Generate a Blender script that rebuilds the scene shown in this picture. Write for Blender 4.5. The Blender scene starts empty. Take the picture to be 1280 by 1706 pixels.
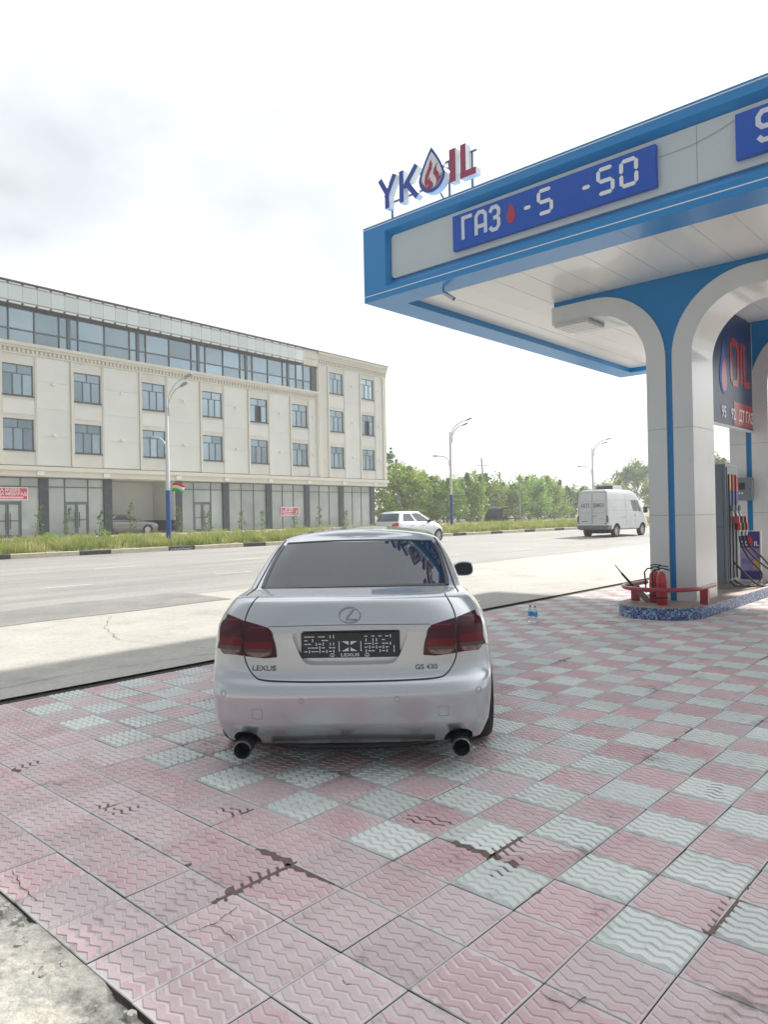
import bpy, bmesh, math, random
import numpy as np
from mathutils import Vector, Matrix
from mathutils.bvhtree import BVHTree

random.seed(7)
rng = np.random.default_rng(7)
SC = bpy.context.scene
COL = SC.collection

# ------------------------------------------------------------------ camera
cam = bpy.data.cameras.new("camera")
cam.sensor_fit = 'VERTICAL'
cam.angle = math.radians(69.98)
cam.clip_start = 0.05
cam.clip_end = 3000
camo = bpy.data.objects.new("camera", cam)
COL.objects.link(camo)
_R = ((0.6740221, 0.0096982, -0.7386475), (-0.7384508, -0.0177007, -0.6740750), (-0.0196119, 0.9997963, -0.0047690))
camo.matrix_world = Matrix.Translation((0, 0, 1.64)) @ Matrix(_R).to_4x4()
SC.camera = camo

# ------------------------------------------------------------------ sky, sun, exposure
SUN_EL = 39.5
SUN_AZ = 0.6            # degrees from +X towards +Y
world = bpy.data.worlds.new("World")
SC.world = world
world.use_nodes = True
wn, wl = world.node_tree.nodes, world.node_tree.links
wn.clear()
w_out = wn.new('ShaderNodeOutputWorld')
w_bg = wn.new('ShaderNodeBackground')
w_sky = wn.new('ShaderNodeTexSky')
w_sky.sky_type = 'NISHITA'
w_sky.sun_disc = False
w_sky.sun_elevation = math.radians(SUN_EL)
w_sky.sun_rotation = math.radians(90 - SUN_AZ)
w_sky.altitude = 400
w_sky.air_density = 1.0
w_sky.dust_density = 5.0
w_sky.ozone_density = 1.2
w_tc = wn.new('ShaderNodeTexCoord')
w_sep = wn.new('ShaderNodeSeparateXYZ')
wl.new(w_tc.outputs['Generated'], w_sep.inputs[0])
w_z = wn.new('ShaderNodeMath'); w_z.operation = 'MAXIMUM'; w_z.inputs[1].default_value = 0.0
wl.new(w_sep.outputs['Z'], w_z.inputs[0])
w_za = wn.new('ShaderNodeMath'); w_za.operation = 'ADD'; w_za.inputs[1].default_value = 0.22
wl.new(w_z.outputs[0], w_za.inputs[0])
w_dx = wn.new('ShaderNodeMath'); w_dx.operation = 'DIVIDE'
w_dy = wn.new('ShaderNodeMath'); w_dy.operation = 'DIVIDE'
wl.new(w_sep.outputs['X'], w_dx.inputs[0]); wl.new(w_za.outputs[0], w_dx.inputs[1])
wl.new(w_sep.outputs['Y'], w_dy.inputs[0]); wl.new(w_za.outputs[0], w_dy.inputs[1])
w_cv = wn.new('ShaderNodeCombineXYZ')
wl.new(w_dx.outputs[0], w_cv.inputs[0]); wl.new(w_dy.outputs[0], w_cv.inputs[1])
w_n1 = wn.new('ShaderNodeTexNoise')
w_n1.inputs['Scale'].default_value = 1.15
w_n1.inputs['Detail'].default_value = 7
w_n1.inputs['Roughness'].default_value = 0.56
w_n1.inputs['Distortion'].default_value = 0.35
wl.new(w_cv.outputs[0], w_n1.inputs['Vector'])
# cloud cover: an almost closed, thin bright layer with a few thinner and greyer places
w_cov = wn.new('ShaderNodeMapRange')
w_cov.inputs['From Min'].default_value = 0.38; w_cov.inputs['From Max'].default_value = 0.54
w_cov.inputs['To Min'].default_value = 0.70; w_cov.inputs['To Max'].default_value = 0.96
wl.new(w_n1.outputs['Fac'], w_cov.inputs['Value'])
w_n2 = wn.new('ShaderNodeTexNoise')
w_n2.inputs['Scale'].default_value = 0.75; w_n2.inputs['Detail'].default_value = 5; w_n2.inputs['Roughness'].default_value = 0.5
w_off = wn.new('ShaderNodeVectorMath'); w_off.operation = 'ADD'; w_off.inputs[1].default_value = (4.3, 1.7, 2.0)
wl.new(w_cv.outputs[0], w_off.inputs[0]); wl.new(w_off.outputs[0], w_n2.inputs['Vector'])
w_cc = wn.new('ShaderNodeValToRGB')
w_cc.color_ramp.elements[0].position = 0.44; w_cc.color_ramp.elements[0].color = (3.7, 3.8, 3.85, 1)
w_cc.color_ramp.elements[1].position = 0.71; w_cc.color_ramp.elements[1].color = (8.3, 8.45, 8.45, 1)
wl.new(w_n2.outputs['Fac'], w_cc.inputs['Fac'])
w_mix = wn.new('ShaderNodeMix'); w_mix.data_type = 'RGBA'
wl.new(w_cov.outputs['Result'], w_mix.inputs['Factor'])
wl.new(w_sky.outputs['Color'], w_mix.inputs[6])
# thin cloud scatters forwards: brighter towards the sun
w_dot = wn.new('ShaderNodeVectorMath'); w_dot.operation = 'DOT_PRODUCT'
_e, _a = math.radians(SUN_EL), math.radians(SUN_AZ)
w_dot.inputs[1].default_value = (math.cos(_e) * math.cos(_a), math.cos(_e) * math.sin(_a), math.sin(_e))
wl.new(w_tc.outputs['Generated'], w_dot.inputs[0])
w_p1 = wn.new('ShaderNodeMath'); w_p1.operation = 'MULTIPLY_ADD'; w_p1.inputs[1].default_value = 0.5; w_p1.inputs[2].default_value = 0.5
wl.new(w_dot.outputs['Value'], w_p1.inputs[0])
w_p2 = wn.new('ShaderNodeMath'); w_p2.operation = 'POWER'; w_p2.inputs[1].default_value = 4.0
wl.new(w_p1.outputs[0], w_p2.inputs[0])
w_p3 = wn.new('ShaderNodeMath'); w_p3.operation = 'MULTIPLY_ADD'; w_p3.inputs[1].default_value = 1.5; w_p3.inputs[2].default_value = 0.70
wl.new(w_p2.outputs[0], w_p3.inputs[0])
w_sc = wn.new('ShaderNodeVectorMath'); w_sc.operation = 'SCALE'
wl.new(w_cc.outputs['Color'], w_sc.inputs[0]); wl.new(w_p3.outputs[0], w_sc.inputs['Scale'])
wl.new(w_sc.outputs[0], w_mix.inputs[7])
wl.new(w_mix.outputs[2], w_bg.inputs['Color'])
w_bg.inputs['Strength'].default_value = 0.066
wl.new(w_bg.outputs[0], w_out.inputs['Surface'])

sun = bpy.data.lights.new("sun", 'SUN')
sun.energy = 2.4
sun.angle = math.radians(2.0)
sun.color = (1.0, 0.95, 0.86)
suno = bpy.data.objects.new("sun", sun)
COL.objects.link(suno)
suno.rotation_euler = (0, math.radians(90 - SUN_EL), math.radians(SUN_AZ))

SC.view_settings.view_transform = 'Standard'
SC.view_settings.look = 'None'
SC.view_settings.gamma = 1.0
SC.view_settings.exposure = 1.38
SC.render.film_transparent = False
SC.cycles.max_bounces = 8
SC.cycles.use_denoising = True

# ------------------------------------------------------------------ helpers
def tag(o, label=None, cat=None, group=None, kind=None):
    if label: o["label"] = label
    if cat: o["category"] = cat
    if group: o["group"] = group
    if kind: o["kind"] = kind
    return o

def empty(name, loc=(0, 0, 0), rz=0.0, scale=1.0):
    o = bpy.data.objects.new(name, None)
    o.empty_display_size = 0.2
    COL.objects.link(o)
    o.location = loc
    o.rotation_euler = (0, 0, rz)
    o.scale = (scale, scale, scale)
    return o

def link(name, me, parent=None, world_coords=False):
    o = bpy.data.objects.new(name, me)
    COL.objects.link(o)
    if parent is not None:
        o.parent = parent
        if world_coords:
            o.location = -_wloc(parent)
    return o

def _wloc(p):
    v = Vector(p.location)
    q = p.parent
    while q is not None:
        v = v + Vector(q.location); q = q.parent
    return v

class MB:
    """collects faces; build() links them as one mesh object"""
    def __init__(self):
        self.v, self.f, self.m = [], [], []
    def add(self, vs, fs, m=0):
        b = len(self.v)
        self.v.extend([tuple(p) for p in vs])
        for f in fs:
            self.f.append(tuple(b + i for i in f)); self.m.append(m)
        return self
    def box(self, x0, y0, z0, x1, y1, z1, m=0):
        vs = [(x0, y0, z0), (x1, y0, z0), (x1, y1, z0), (x0, y1, z0), (x0, y0, z1), (x1, y0, z1), (x1, y1, z1), (x0, y1, z1)]
        return self.add(vs, [(3, 2, 1, 0), (4, 5, 6, 7), (0, 1, 5, 4), (1, 2, 6, 5), (2, 3, 7, 6), (3, 0, 4, 7)], m)
    def prism(self, poly, axis, a, b, m=0):
        """poly: 2D points CCW; axis 'x': (y,z), 'y': (x,z), 'z': (x,y); extruded from a to b"""
        def P(p, t):
            return {'x': (t, p[0], p[1]), 'y': (p[0], t, p[1]), 'z': (p[0], p[1], t)}[axis]
        n = len(poly)
        vs = [P(p, a) for p in poly] + [P(p, b) for p in poly]
        fs = [tuple(range(n))[::-1], tuple(range(n, 2 * n))]
        fs += [(i, (i + 1) % n, n + (i + 1) % n, n + i) for i in range(n)]
        return self.add(vs, fs, m)
    def tube(self, path, r, n=8, m=0, cap=True):
        path = [Vector(p) for p in path]
        k = len(path)
        rs = r if isinstance(r, (list, tuple)) else [r] * k
        vs, fs = [], []
        up = Vector((0, 0, 1))
        prev = None
        for i, p in enumerate(path):
            d = (path[min(i + 1, k - 1)] - path[max(i - 1, 0)])
            if d.length < 1e-9: d = Vector((0, 0, 1))
            d.normalize()
            if prev is None:
                a = up if abs(d.dot(up)) < 0.95 else Vector((1, 0, 0))
                s = d.cross(a).normalized()
            else:
                s = (prev - d * prev.dot(d)).normalized()
            prev = s
            t = d.cross(s)
            for j in range(n):
                an = 2 * math.pi * j / n
                vs.append(p + (s * math.cos(an) + t * math.sin(an)) * rs[i])
        for i in range(k - 1):
            for j in range(n):
                j2 = (j + 1) % n
                fs.append((i * n + j, i * n + j2, (i + 1) * n + j2, (i + 1) * n + j))
        if cap:
            fs.append(tuple(range(n))[::-1]); fs.append(tuple((k - 1) * n + j for j in range(n)))
        return self.add(vs, fs, m)
    def lathe(self, prof, n=16, origin=(0, 0, 0), axis='z', m=0, cap=True):
        """prof: list of (r, h)"""
        vs, fs = [], []
        ox, oy, oz = origin
        for r, h in prof:
            for j in range(n):
                a = 2 * math.pi * j / n
                c, s = r * math.cos(a), r * math.sin(a)
                vs.append({'z': (ox + c, oy + s, oz + h), 'y': (ox + c, oy + h, oz + s), 'x': (ox + h, oy + c, oz + s)}[axis])
        k = len(prof)
        for i in range(k - 1):
            for j in range(n):
                j2 = (j + 1) % n
                fs.append((i * n + j, i * n + j2, (i + 1) * n + j2, (i + 1) * n + j))
        if cap:
            fs.append(tuple(range(n))[::-1]); fs.append(tuple((k - 1) * n + j for j in range(n)))
        return self.add(vs, fs, m)
    def mesh(self, name, mats, smooth=None):
        me = bpy.data.meshes.new(name)
        me.from_pydata(self.v, [], self.f)
        if not isinstance(mats, (list, tuple)): mats = [mats]
        for mt in mats:
            if mt is not None: me.materials.append(mt)
        if len(mats) > 1:
            me.polygons.foreach_set('material_index', self.m)
        bm = bmesh.new(); bm.from_mesh(me)
        bmesh.ops.recalc_face_normals(bm, faces=bm.faces)
        bm.to_mesh(me); bm.free()
        if smooth:
            me.polygons.foreach_set('use_smooth', [True] * len(me.polygons))
            me.set_sharp_from_angle(angle=math.radians(smooth))
        me.update()
        return me
    def build(self, name, mats, parent=None, smooth=None, bevel=0, wc=True):
        o = link(name, self.mesh(name, mats, smooth), parent, wc and parent is not None)
        if bevel:
            b = o.modifiers.new('bevel', 'BEVEL'); b.width = bevel; b.segments = 2; b.limit_method = 'ANGLE'; b.angle_limit = math.radians(40)
        return o

def box_obj(name, x0, y0, z0, x1, y1, z1, mt, parent=None, bevel=0, wc=True):
    return MB().box(x0, y0, z0, x1, y1, z1).build(name, mt, parent, bevel=bevel, wc=wc)

def copy_tree(o, parent=None):
    c = o.copy()
    COL.objects.link(c)
    c.parent = parent
    for ch in list(o.children):
        copy_tree(ch, c)
    return c

# ------------------------------------------------------------------ materials
MATS = {}
def pm(name, base, rough=0.6, metal=0.0, spec=0.5, coat=0.0, base2=None, nscale=3.0, ndetail=6, npos=(0.35, 0.65),
       bump=0.0, bscale=40.0, coords='world', rough2=None, objvar=0.0, ior=1.5, emit=None, alpha=None, trans=0.0, dirt=None, bdist=0.01, grain=None, dstretch=None):
    """a procedural Principled material: two-tone noise colour, noise bump, object-to-object variation, optional dirt tone"""
    mt = bpy.data.materials.new(name)
    mt.use_nodes = True
    nt = mt.node_tree; N, L = nt.nodes, nt.links
    b = N['Principled BSDF']
    c4 = lambda c: (c[0], c[1], c[2], 1)
    b.inputs['Base Color'].default_value = c4(base)
    b.inputs['Roughness'].default_value = rough
    b.inputs['Metallic'].default_value = metal
    b.inputs['Specular IOR Level'].default_value = spec
    b.inputs['IOR'].default_value = ior
    b.inputs['Coat Weight'].default_value = coat
    b.inputs['Coat Roughness'].default_value = 0.03
    b.inputs['Transmission Weight'].default_value = trans
    if alpha is not None: b.inputs['Alpha'].default_value = alpha
    if emit:
        b.inputs['Emission Color'].default_value = c4(emit[0]); b.inputs['Emission Strength'].default_value = emit[1]
    vec = None
    def coord():
        nonlocal vec
        if vec is None:
            if coords == 'world':
                g = N.new('ShaderNodeNewGeometry'); vec = g.outputs['Position']
            else:
                g = N.new('ShaderNodeTexCoord'); vec = g.outputs['Object']
        return vec
    cur = None
    if base2 is not None:
        n = N.new('ShaderNodeTexNoise'); n.inputs['Scale'].default_value = nscale; n.inputs['Detail'].default_value = ndetail
        n.inputs['Roughness'].default_value = 0.62
        L.new(coord(), n.inputs['Vector'])
        mr = N.new('ShaderNodeMapRange'); mr.inputs['From Min'].default_value = npos[0]; mr.inputs['From Max'].default_value = npos[1]
        L.new(n.outputs['Fac'], mr.inputs['Value'])
        mx = N.new('ShaderNodeMix'); mx.data_type = 'RGBA'
        mx.inputs[6].default_value = c4(base); mx.inputs[7].default_value = c4(base2)
        L.new(mr.outputs['Result'], mx.inputs['Factor'])
        cur = mx.outputs[2]
        if rough2 is not None:
            r2 = N.new('ShaderNodeMapRange'); r2.inputs['To Min'].default_value = rough; r2.inputs['To Max'].default_value = rough2
            L.new(mr.outputs['Result'], r2.inputs['Value']); L.new(r2.outputs['Result'], b.inputs['Roughness'])
    if dirt is not None:
        dc, dscale, dlo, dhi, damt = dirt
        n = N.new('ShaderNodeTexNoise'); n.inputs['Scale'].default_value = dscale; n.inputs['Detail'].default_value = 8
        n.inputs['Roughness'].default_value = 0.7
        if dstretch:
            vm = N.new('ShaderNodeVectorMath'); vm.operation = 'MULTIPLY'; vm.inputs[1].default_value = dstretch
            L.new(coord(), vm.inputs[0]); L.new(vm.outputs[0], n.inputs['Vector'])
        else:
            L.new(coord(), n.inputs['Vector'])
        mr = N.new('ShaderNodeMapRange'); mr.inputs['From Min'].default_value = dlo; mr.inputs['From Max'].default_value = dhi
        mr.inputs['To Max'].default_value = damt
        L.new(n.outputs['Fac'], mr.inputs['Value'])
        mx = N.new('ShaderNodeMix'); mx.data_type = 'RGBA'
        if cur is not None: L.new(cur, mx.inputs[6])
        else: mx.inputs[6].default_value = c4(base)
        mx.inputs[7].default_value = c4(dc)
        L.new(mr.outputs['Result'], mx.inputs['Factor'])
        cur = mx.outputs[2]
    if grain is not None:
        n = N.new('ShaderNodeTexNoise'); n.inputs['Scale'].default_value = grain[0]; n.inputs['Detail'].default_value = 3; n.inputs['Roughness'].default_value = 0.75
        L.new(coord(), n.inputs['Vector'])
        mr = N.new('ShaderNodeMapRange'); mr.inputs['From Min'].default_value = 0.3; mr.inputs['From Max'].default_value = 0.7
        mr.inputs['To Min'].default_value = 1 - grain[1]; mr.inputs['To Max'].default_value = 1 + grain[1]
        L.new(n.outputs['Fac'], mr.inputs['Value'])
        h = N.new('ShaderNodeHueSaturation'); L.new(mr.outputs['Result'], h.inputs['Value'])
        if cur is not None: L.new(cur, h.inputs['Color'])
        else: h.inputs['Color'].default_value = c4(base)
        cur = h.outputs['Color']
    if objvar:
        oi = N.new('ShaderNodeObjectInfo')
        mr = N.new('ShaderNodeMapRange'); mr.inputs['To Min'].default_value = 1 - objvar; mr.inputs['To Max'].default_value = 1 + objvar
        L.new(oi.outputs['Random'], mr.inputs['Value'])
        h = N.new('ShaderNodeHueSaturation')
        L.new(mr.outputs['Result'], h.inputs['Value'])
        if cur is not None: L.new(cur, h.inputs['Color'])
        else: h.inputs['Color'].default_value = c4(base)
        cur = h.outputs['Color']
    if cur is not None:
        L.new(cur, b.inputs['Base Color'])
    if bump:
        n = N.new('ShaderNodeTexNoise'); n.inputs['Scale'].default_value = bscale; n.inputs['Detail'].default_value = 5
        L.new(coord(), n.inputs['Vector'])
        bp = N.new('ShaderNodeBump'); bp.inputs['Strength'].default_value = bump; bp.inputs['Distance'].default_value = bdist
        L.new(n.outputs['Fac'], bp.inputs['Height'])
        L.new(bp.outputs[0], b.inputs['Normal'])
    MATS[name] = mt
    return mt

def text_mesh(s, size, depth=0.0, align='CENTER', bold=0.0, xscale=1.0):
    """flat or extruded lettering as (verts, faces) in the XY plane"""
    cu = bpy.data.curves.new("txt", 'FONT')
    cu.body = s; cu.size = size; cu.extrude = depth; cu.align_x = align; cu.offset = bold
    cu.resolution_u = 3
    o = bpy.data.objects.new("txt", cu)
    COL.objects.link(o)
    dg = bpy.context.evaluated_depsgraph_get()
    me = bpy.data.meshes.new_from_object(o.evaluated_get(dg))
    vs = [(v.co.x * xscale, v.co.y, v.co.z) for v in me.vertices]
    fs = [tuple(p.vertices) for p in me.polygons]
    bpy.data.objects.remove(o); bpy.data.meshes.remove(me)
    return vs, fs

def map_text(mb, txt, fn, m=0):
    vs, fs = txt
    return mb.add([fn(v) for v in vs], fs, m)

# ================================================================== SETTING
G = 0.336                      # tile pitch
TX0, TY0 = 1.242, 1.339        # a tile corner
KS = 0.049                     # the road runs slightly oblique to the forecourt: v = y + KS*x
PV = [-600, 9.0, 14.0, 22.0, 27.3, 27.32, 27.55, 35.0, 38.5, 900]
PZ = [0.0, 0.0, 0.07, 0.26, 0.26, 0.50, 0.54, 0.68, 0.68, 0.68]
def zg(x, y):
    return float(np.interp(y + KS * x, PV, PZ))

m_soil = pm('dry_soil', (0.22, 0.19, 0.14), 0.95, base2=(0.30, 0.27, 0.20), nscale=0.8, bump=0.6, bscale=6, bdist=0.05)
m_asphalt = pm('worn_asphalt', (0.28, 0.278, 0.266), 0.78, base2=(0.34, 0.335, 0.315), nscale=0.35, npos=(0.3, 0.7), bump=0.35, bscale=90,
               dirt=((0.20, 0.20, 0.196), 0.85, 0.46, 0.66, 0.75), dstretch=(0.07, 1, 1), bdist=0.006, grain=(14, 0.14))
m_asphalt_dark = pm('asphalt_patch', (0.20, 0.20, 0.195), 0.8, base2=(0.27, 0.265, 0.25), nscale=0.9, bump=0.4, bscale=80, bdist=0.006, grain=(22, 0.16))
m_concrete = pm('concrete_apron', (0.40, 0.39, 0.36), 0.82, base2=(0.46, 0.45, 0.415), nscale=0.6, bump=0.3, bscale=60,
                dirt=((0.27, 0.26, 0.24), 0.9, 0.50, 0.76, 0.8), bdist=0.006, grain=(18, 0.13))
m_line = pm('road_paint', (0.62, 0.62, 0.60), 0.7, base2=(0.34, 0.34, 0.33), nscale=7, npos=(0.45, 0.75))
m_grout = pm('dark_grout', (0.05, 0.045, 0.042), 0.95, base2=(0.10, 0.088, 0.08), nscale=5, bump=0.5, bscale=40)
m_gap = pm('dark_gap', (0.035, 0.034, 0.032), 0.95)

def sheet(name, x0, x1, v0, v1, mt, zoff, nx=40, nv=12, kind='structure', ragged=(0, 0), parent=None, plain_y=False):
    """a sheet lying on the ground profile between two lines"""
    vs, fs = [], []
    xs = np.linspace(x0, x1, nx + 1)
    lo = np.cumsum(rng.normal(0, ragged[0], nx + 1)) if ragged[0] else np.zeros(nx + 1)
    hi = np.cumsum(rng.normal(0, ragged[1], nx + 1)) if ragged[1] else np.zeros(nx + 1)
    lo -= np.linspace(lo[0], lo[-1], nx + 1); hi -= np.linspace(hi[0], hi[-1], nx + 1)
    for i, x in enumerate(xs):
        sh = 0 if plain_y else KS * x
        for t in np.linspace(0, 1, nv + 1):
            y = (v0 + lo[i]) * (1 - t) + (v1 + hi[i]) * t - sh
            vs.append((x, y, zg(x, y) + zoff))
    for i in range(nx):
        for j in range(nv):
            a = i * (nv + 1) + j
            fs.append((a, a + nv + 1, a + nv + 2, a + 1))
    me = bpy.data.meshes.new(name); me.from_pydata(vs, [], fs); me.materials.append(mt)
    me.polygons.foreach_set('use_smooth', [True] * len(fs)); me.update()
    o = link(name, me, parent)
    if kind: o['kind'] = kind
    return o

# ground to the horizon, following the profile
vs, fs = [], []
gx = [-600, -100, -20, 0, 20, 40, 60, 100, 200, 500, 1500]
gv = [-600, -50, 0, 7, 9, 14, 18, 22, 27.2, 27.5, 31, 35, 38.5, 60, 150, 400, 1500]
for x in gx:
    for v in gv:
        y = v - KS * x if abs(v) < 100 else v
        vs.append((x, y, float(np.interp(v, PV, PZ)) - (0.05 if v < 27.4 else 0.02)))
for i in range(len(gx) - 1):
    for j in range(len(gv) - 1):
        a = i * len(gv) + j
        fs.append((a, a + len(gv), a + len(gv) + 1, a + 1))
me = bpy.data.meshes.new('ground'); me.from_pydata(vs, [], fs); me.materials.append(m_soil)
tag(link('ground', me), kind='structure')

road = sheet('road', -60, 320, 13.0, 27.31, m_asphalt, 0.0, 60, 24)
sheet('concrete_apron', -60, 90, 7.22, 13.55, m_concrete, 0.006, 90, 10, ragged=(0.0, 0.03), plain_y=True)
sheet('asphalt_patch', -12, 8.6, 11.95, 13.75, m_asphalt_dark, 0.012, 60, 4, ragged=(0.03, 0.05), plain_y=True)

def marking(name, x0, x1, v, w):
    o = sheet(name, x0, x1, v - w / 2, v + w / 2, m_line, 0.005, 6, 1, kind=None, parent=road)
    return o
x = -8.1
while x < 120:
    marking('lane_dash', x, x + 1.25, 21.25, 0.11); x += 4.55
x = -11.3
while x < 90:
    marking('lane_dash', x, x + 1.2, 17.2, 0.11); x += 4.55
sheet('edge_line', -40, 200, 27.12, 27.23, m_line, 0.005, 60, 1, kind=None, parent=road)

# cracks in the apron: thin dark ragged strips
def crack(pts, w, mt, parent, z=0.016, name='crack', step=0.12):
    jit = 0.15 * step
    mb = MB(); L_, R_ = [], []
    P = [Vector(p) for p in pts]; fine = []
    for a, b in zip(P[:-1], P[1:]):
        k = max(2, int((b - a).length / step))
        for i in range(k):
            q = a.lerp(b, i / k); fine.append(q + Vector((random.gauss(0, jit), random.gauss(0, jit))))
    fine.append(P[-1])
    for i, p in enumerate(fine):
        d = (fine[min(i + 1, len(fine) - 1)] - fine[max(i - 1, 0)]).normalized()
        n = Vector((-d.y, d.x)) * w * random.uniform(0.3, 1.0)
        for s in (1, -1):
            q = p + n * s; (L_ if s > 0 else R_).append((q.x, q.y, zg(q.x, q.y) + z))
    k = len(fine)
    mb.add(L_ + R_, [(i, i + 1, k + i + 1, k + i) for i in range(k - 1)])
    return mb.build(name, mt, parent, wc=False)
apron = bpy.data.objects['concrete_apron']
crack([(5.35, 7.35), (5.2, 8.3), (4.9, 9.4), (5.3, 10.6), (5.9, 11.6)], 0.005, m_gap, apron)
crack([(2.0, 7.55), (3.4, 7.75), (5.2, 7.5), (7.0, 7.72), (9.0, 7.55)], 0.006, m_gap, apron)
crack([(9, 10.9), (13, 11.0), (17, 10.8), (24, 10.9)], 0.004, m_gap, apron)
crack([(-3, 9.6), (0, 9.9), (3, 9.7)], 0.004, m_gap, apron)

# open joint between the forecourt tiles and the concrete
mb = MB(); mb.box(-3, 7.05, -0.04, 40, 7.24, -0.018)
o = mb.build('drain_joint', m_gap); tag(o, kind='structure')

# ------------------------------------------------------------------ forecourt paving
def tile_material(name, base, pale, groove=False):
    mt = bpy.data.materials.new(name); mt.use_nodes = True
    N, L = mt.node_tree.nodes, mt.node_tree.links
    b = N['Principled BSDF']
    geo = N.new('ShaderNodeNewGeometry'); pos = geo.outputs['Position']
    def math_(op, a, v):
        n = N.new('ShaderNodeMath'); n.operation = op
        L.new(a, n.inputs[0]); n.inputs[1].default_value = v
        return n.outputs[0]
    def noise(scale, det=6, rough=0.62, off=(0, 0, 0)):
        va = N.new('ShaderNodeVectorMath'); va.operation = 'ADD'; va.inputs[1].default_value = off
        L.new(pos, va.inputs[0])
        n = N.new('ShaderNodeTexNoise'); n.inputs['Scale'].default_value = scale; n.inputs['Detail'].default_value = det
        n.inputs['Roughness'].default_value = rough
        L.new(va.outputs[0], n.inputs['Vector']); return n.outputs['Fac']
    def rng_(v, a, c, t0=0.0, t1=1.0):
        n = N.new('ShaderNodeMapRange'); n.inputs['From Min'].default_value = a; n.inputs['From Max'].default_value = c
        n.inputs['To Min'].default_value = t0; n.inputs['To Max'].default_value = t1
        L.new(v, n.inputs['Value']); return n.outputs['Result']
    def mix(f, a, c):
        n = N.new('ShaderNodeMix'); n.data_type = 'RGBA'
        L.new(f, n.inputs['Factor'])
        for s, q in ((6, a), (7, c)):
            if isinstance(q, tuple): n.inputs[s].default_value = (*q, 1)
            else: L.new(q, n.inputs[s])
        return n.outputs[2]
    # one random number for each tile
    mp = N.new('ShaderNodeVectorMath'); mp.operation = 'SUBTRACT'; mp.inputs[1].default_value = (TX0, TY0, 0)
    L.new(pos, mp.inputs[0])
    dv = N.new('ShaderNodeVectorMath'); dv.operation = 'DIVIDE'; dv.inputs[1].default_value = (G, G, 1e6)
    L.new(mp.outputs[0], dv.inputs[0])
    fl = N.new('ShaderNodeVectorMath'); fl.operation = 'FLOOR'; L.new(dv.outputs[0], fl.inputs[0])
    wnz = N.new('ShaderNodeTexWhiteNoise'); wnz.noise_dimensions = '3D'; L.new(fl.outputs[0], wnz.inputs['Vector'])
    sepc = N.new('ShaderNodeSeparateColor'); L.new(wnz.outputs['Color'], sepc.inputs[0])
    c = mix(rng_(noise(2.6, 8), 0.34, 0.66), base, pale)                    # worn and bleached areas
    hs = N.new('ShaderNodeHueSaturation')
    L.new(c, hs.inputs['Color'])
    L.new(rng_(sepc.outputs[0], 0, 1, 0.84, 1.12), hs.inputs['Value'])
    L.new(rng_(sepc.outputs[1], 0, 1, 0.55, 1.25), hs.inputs['Saturation'])
    c = hs.outputs['Color']
    grain = rng_(noise(260, 2, 0.5), 0.3, 0.7, 0.0, 1.0)                     # stone chips
    c = mix(math_('MULTIPLY', grain, 0.35), c, tuple(min(1, q * 1.35 + 0.05) for q in pale))
    c = mix(rng_(noise(9, 8, 0.7, (3, 1, 0)), 0.55, 0.76, 0, 0.5), c, (0.24, 0.195, 0.185))   # grime
    c = mix(rng_(noise(1.7, 9, 0.72, (9, 4, 0)), 0.54 if groove else 0.60, 0.66 if groove else 0.72, 0, 0.7 if groove else 0.6), c, (0.115, 0.085, 0.08))  # oil and mud
    c = mix(rng_(noise(38, 6, 0.75, (2, 2, 0)), 0.60, 0.72, 0, 0.6), c, (0.17, 0.13, 0.125))   # specks
    L.new(c, b.inputs['Base Color'])
    L.new(rng_(noise(3.5, 6, 0.6, (1, 7, 0)), 0.3, 0.7, 0.50, 0.74), b.inputs['Roughness'])
    bp = N.new('ShaderNodeBump'); bp.inputs['Strength'].default_value = 0.8; bp.inputs['Distance'].default_value = 0.003
    L.new(noise(110, 6, 0.7), bp.inputs['Height']); L.new(bp.outputs[0], b.inputs['Normal'])
    return mt
m_pink = tile_material('pink_tile', (0.54, 0.35, 0.375), (0.63, 0.49, 0.505))
m_pink_g = tile_material('pink_tile_groove', (0.57, 0.50, 0.505), (0.62, 0.565, 0.565), True)
m_white = tile_material('white_tile', (0.60, 0.66, 0.64), (0.68, 0.71, 0.685))
m_white_g = tile_material('white_tile_groove', (0.43, 0.48, 0.465), (0.47, 0.50, 0.48), True)

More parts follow.
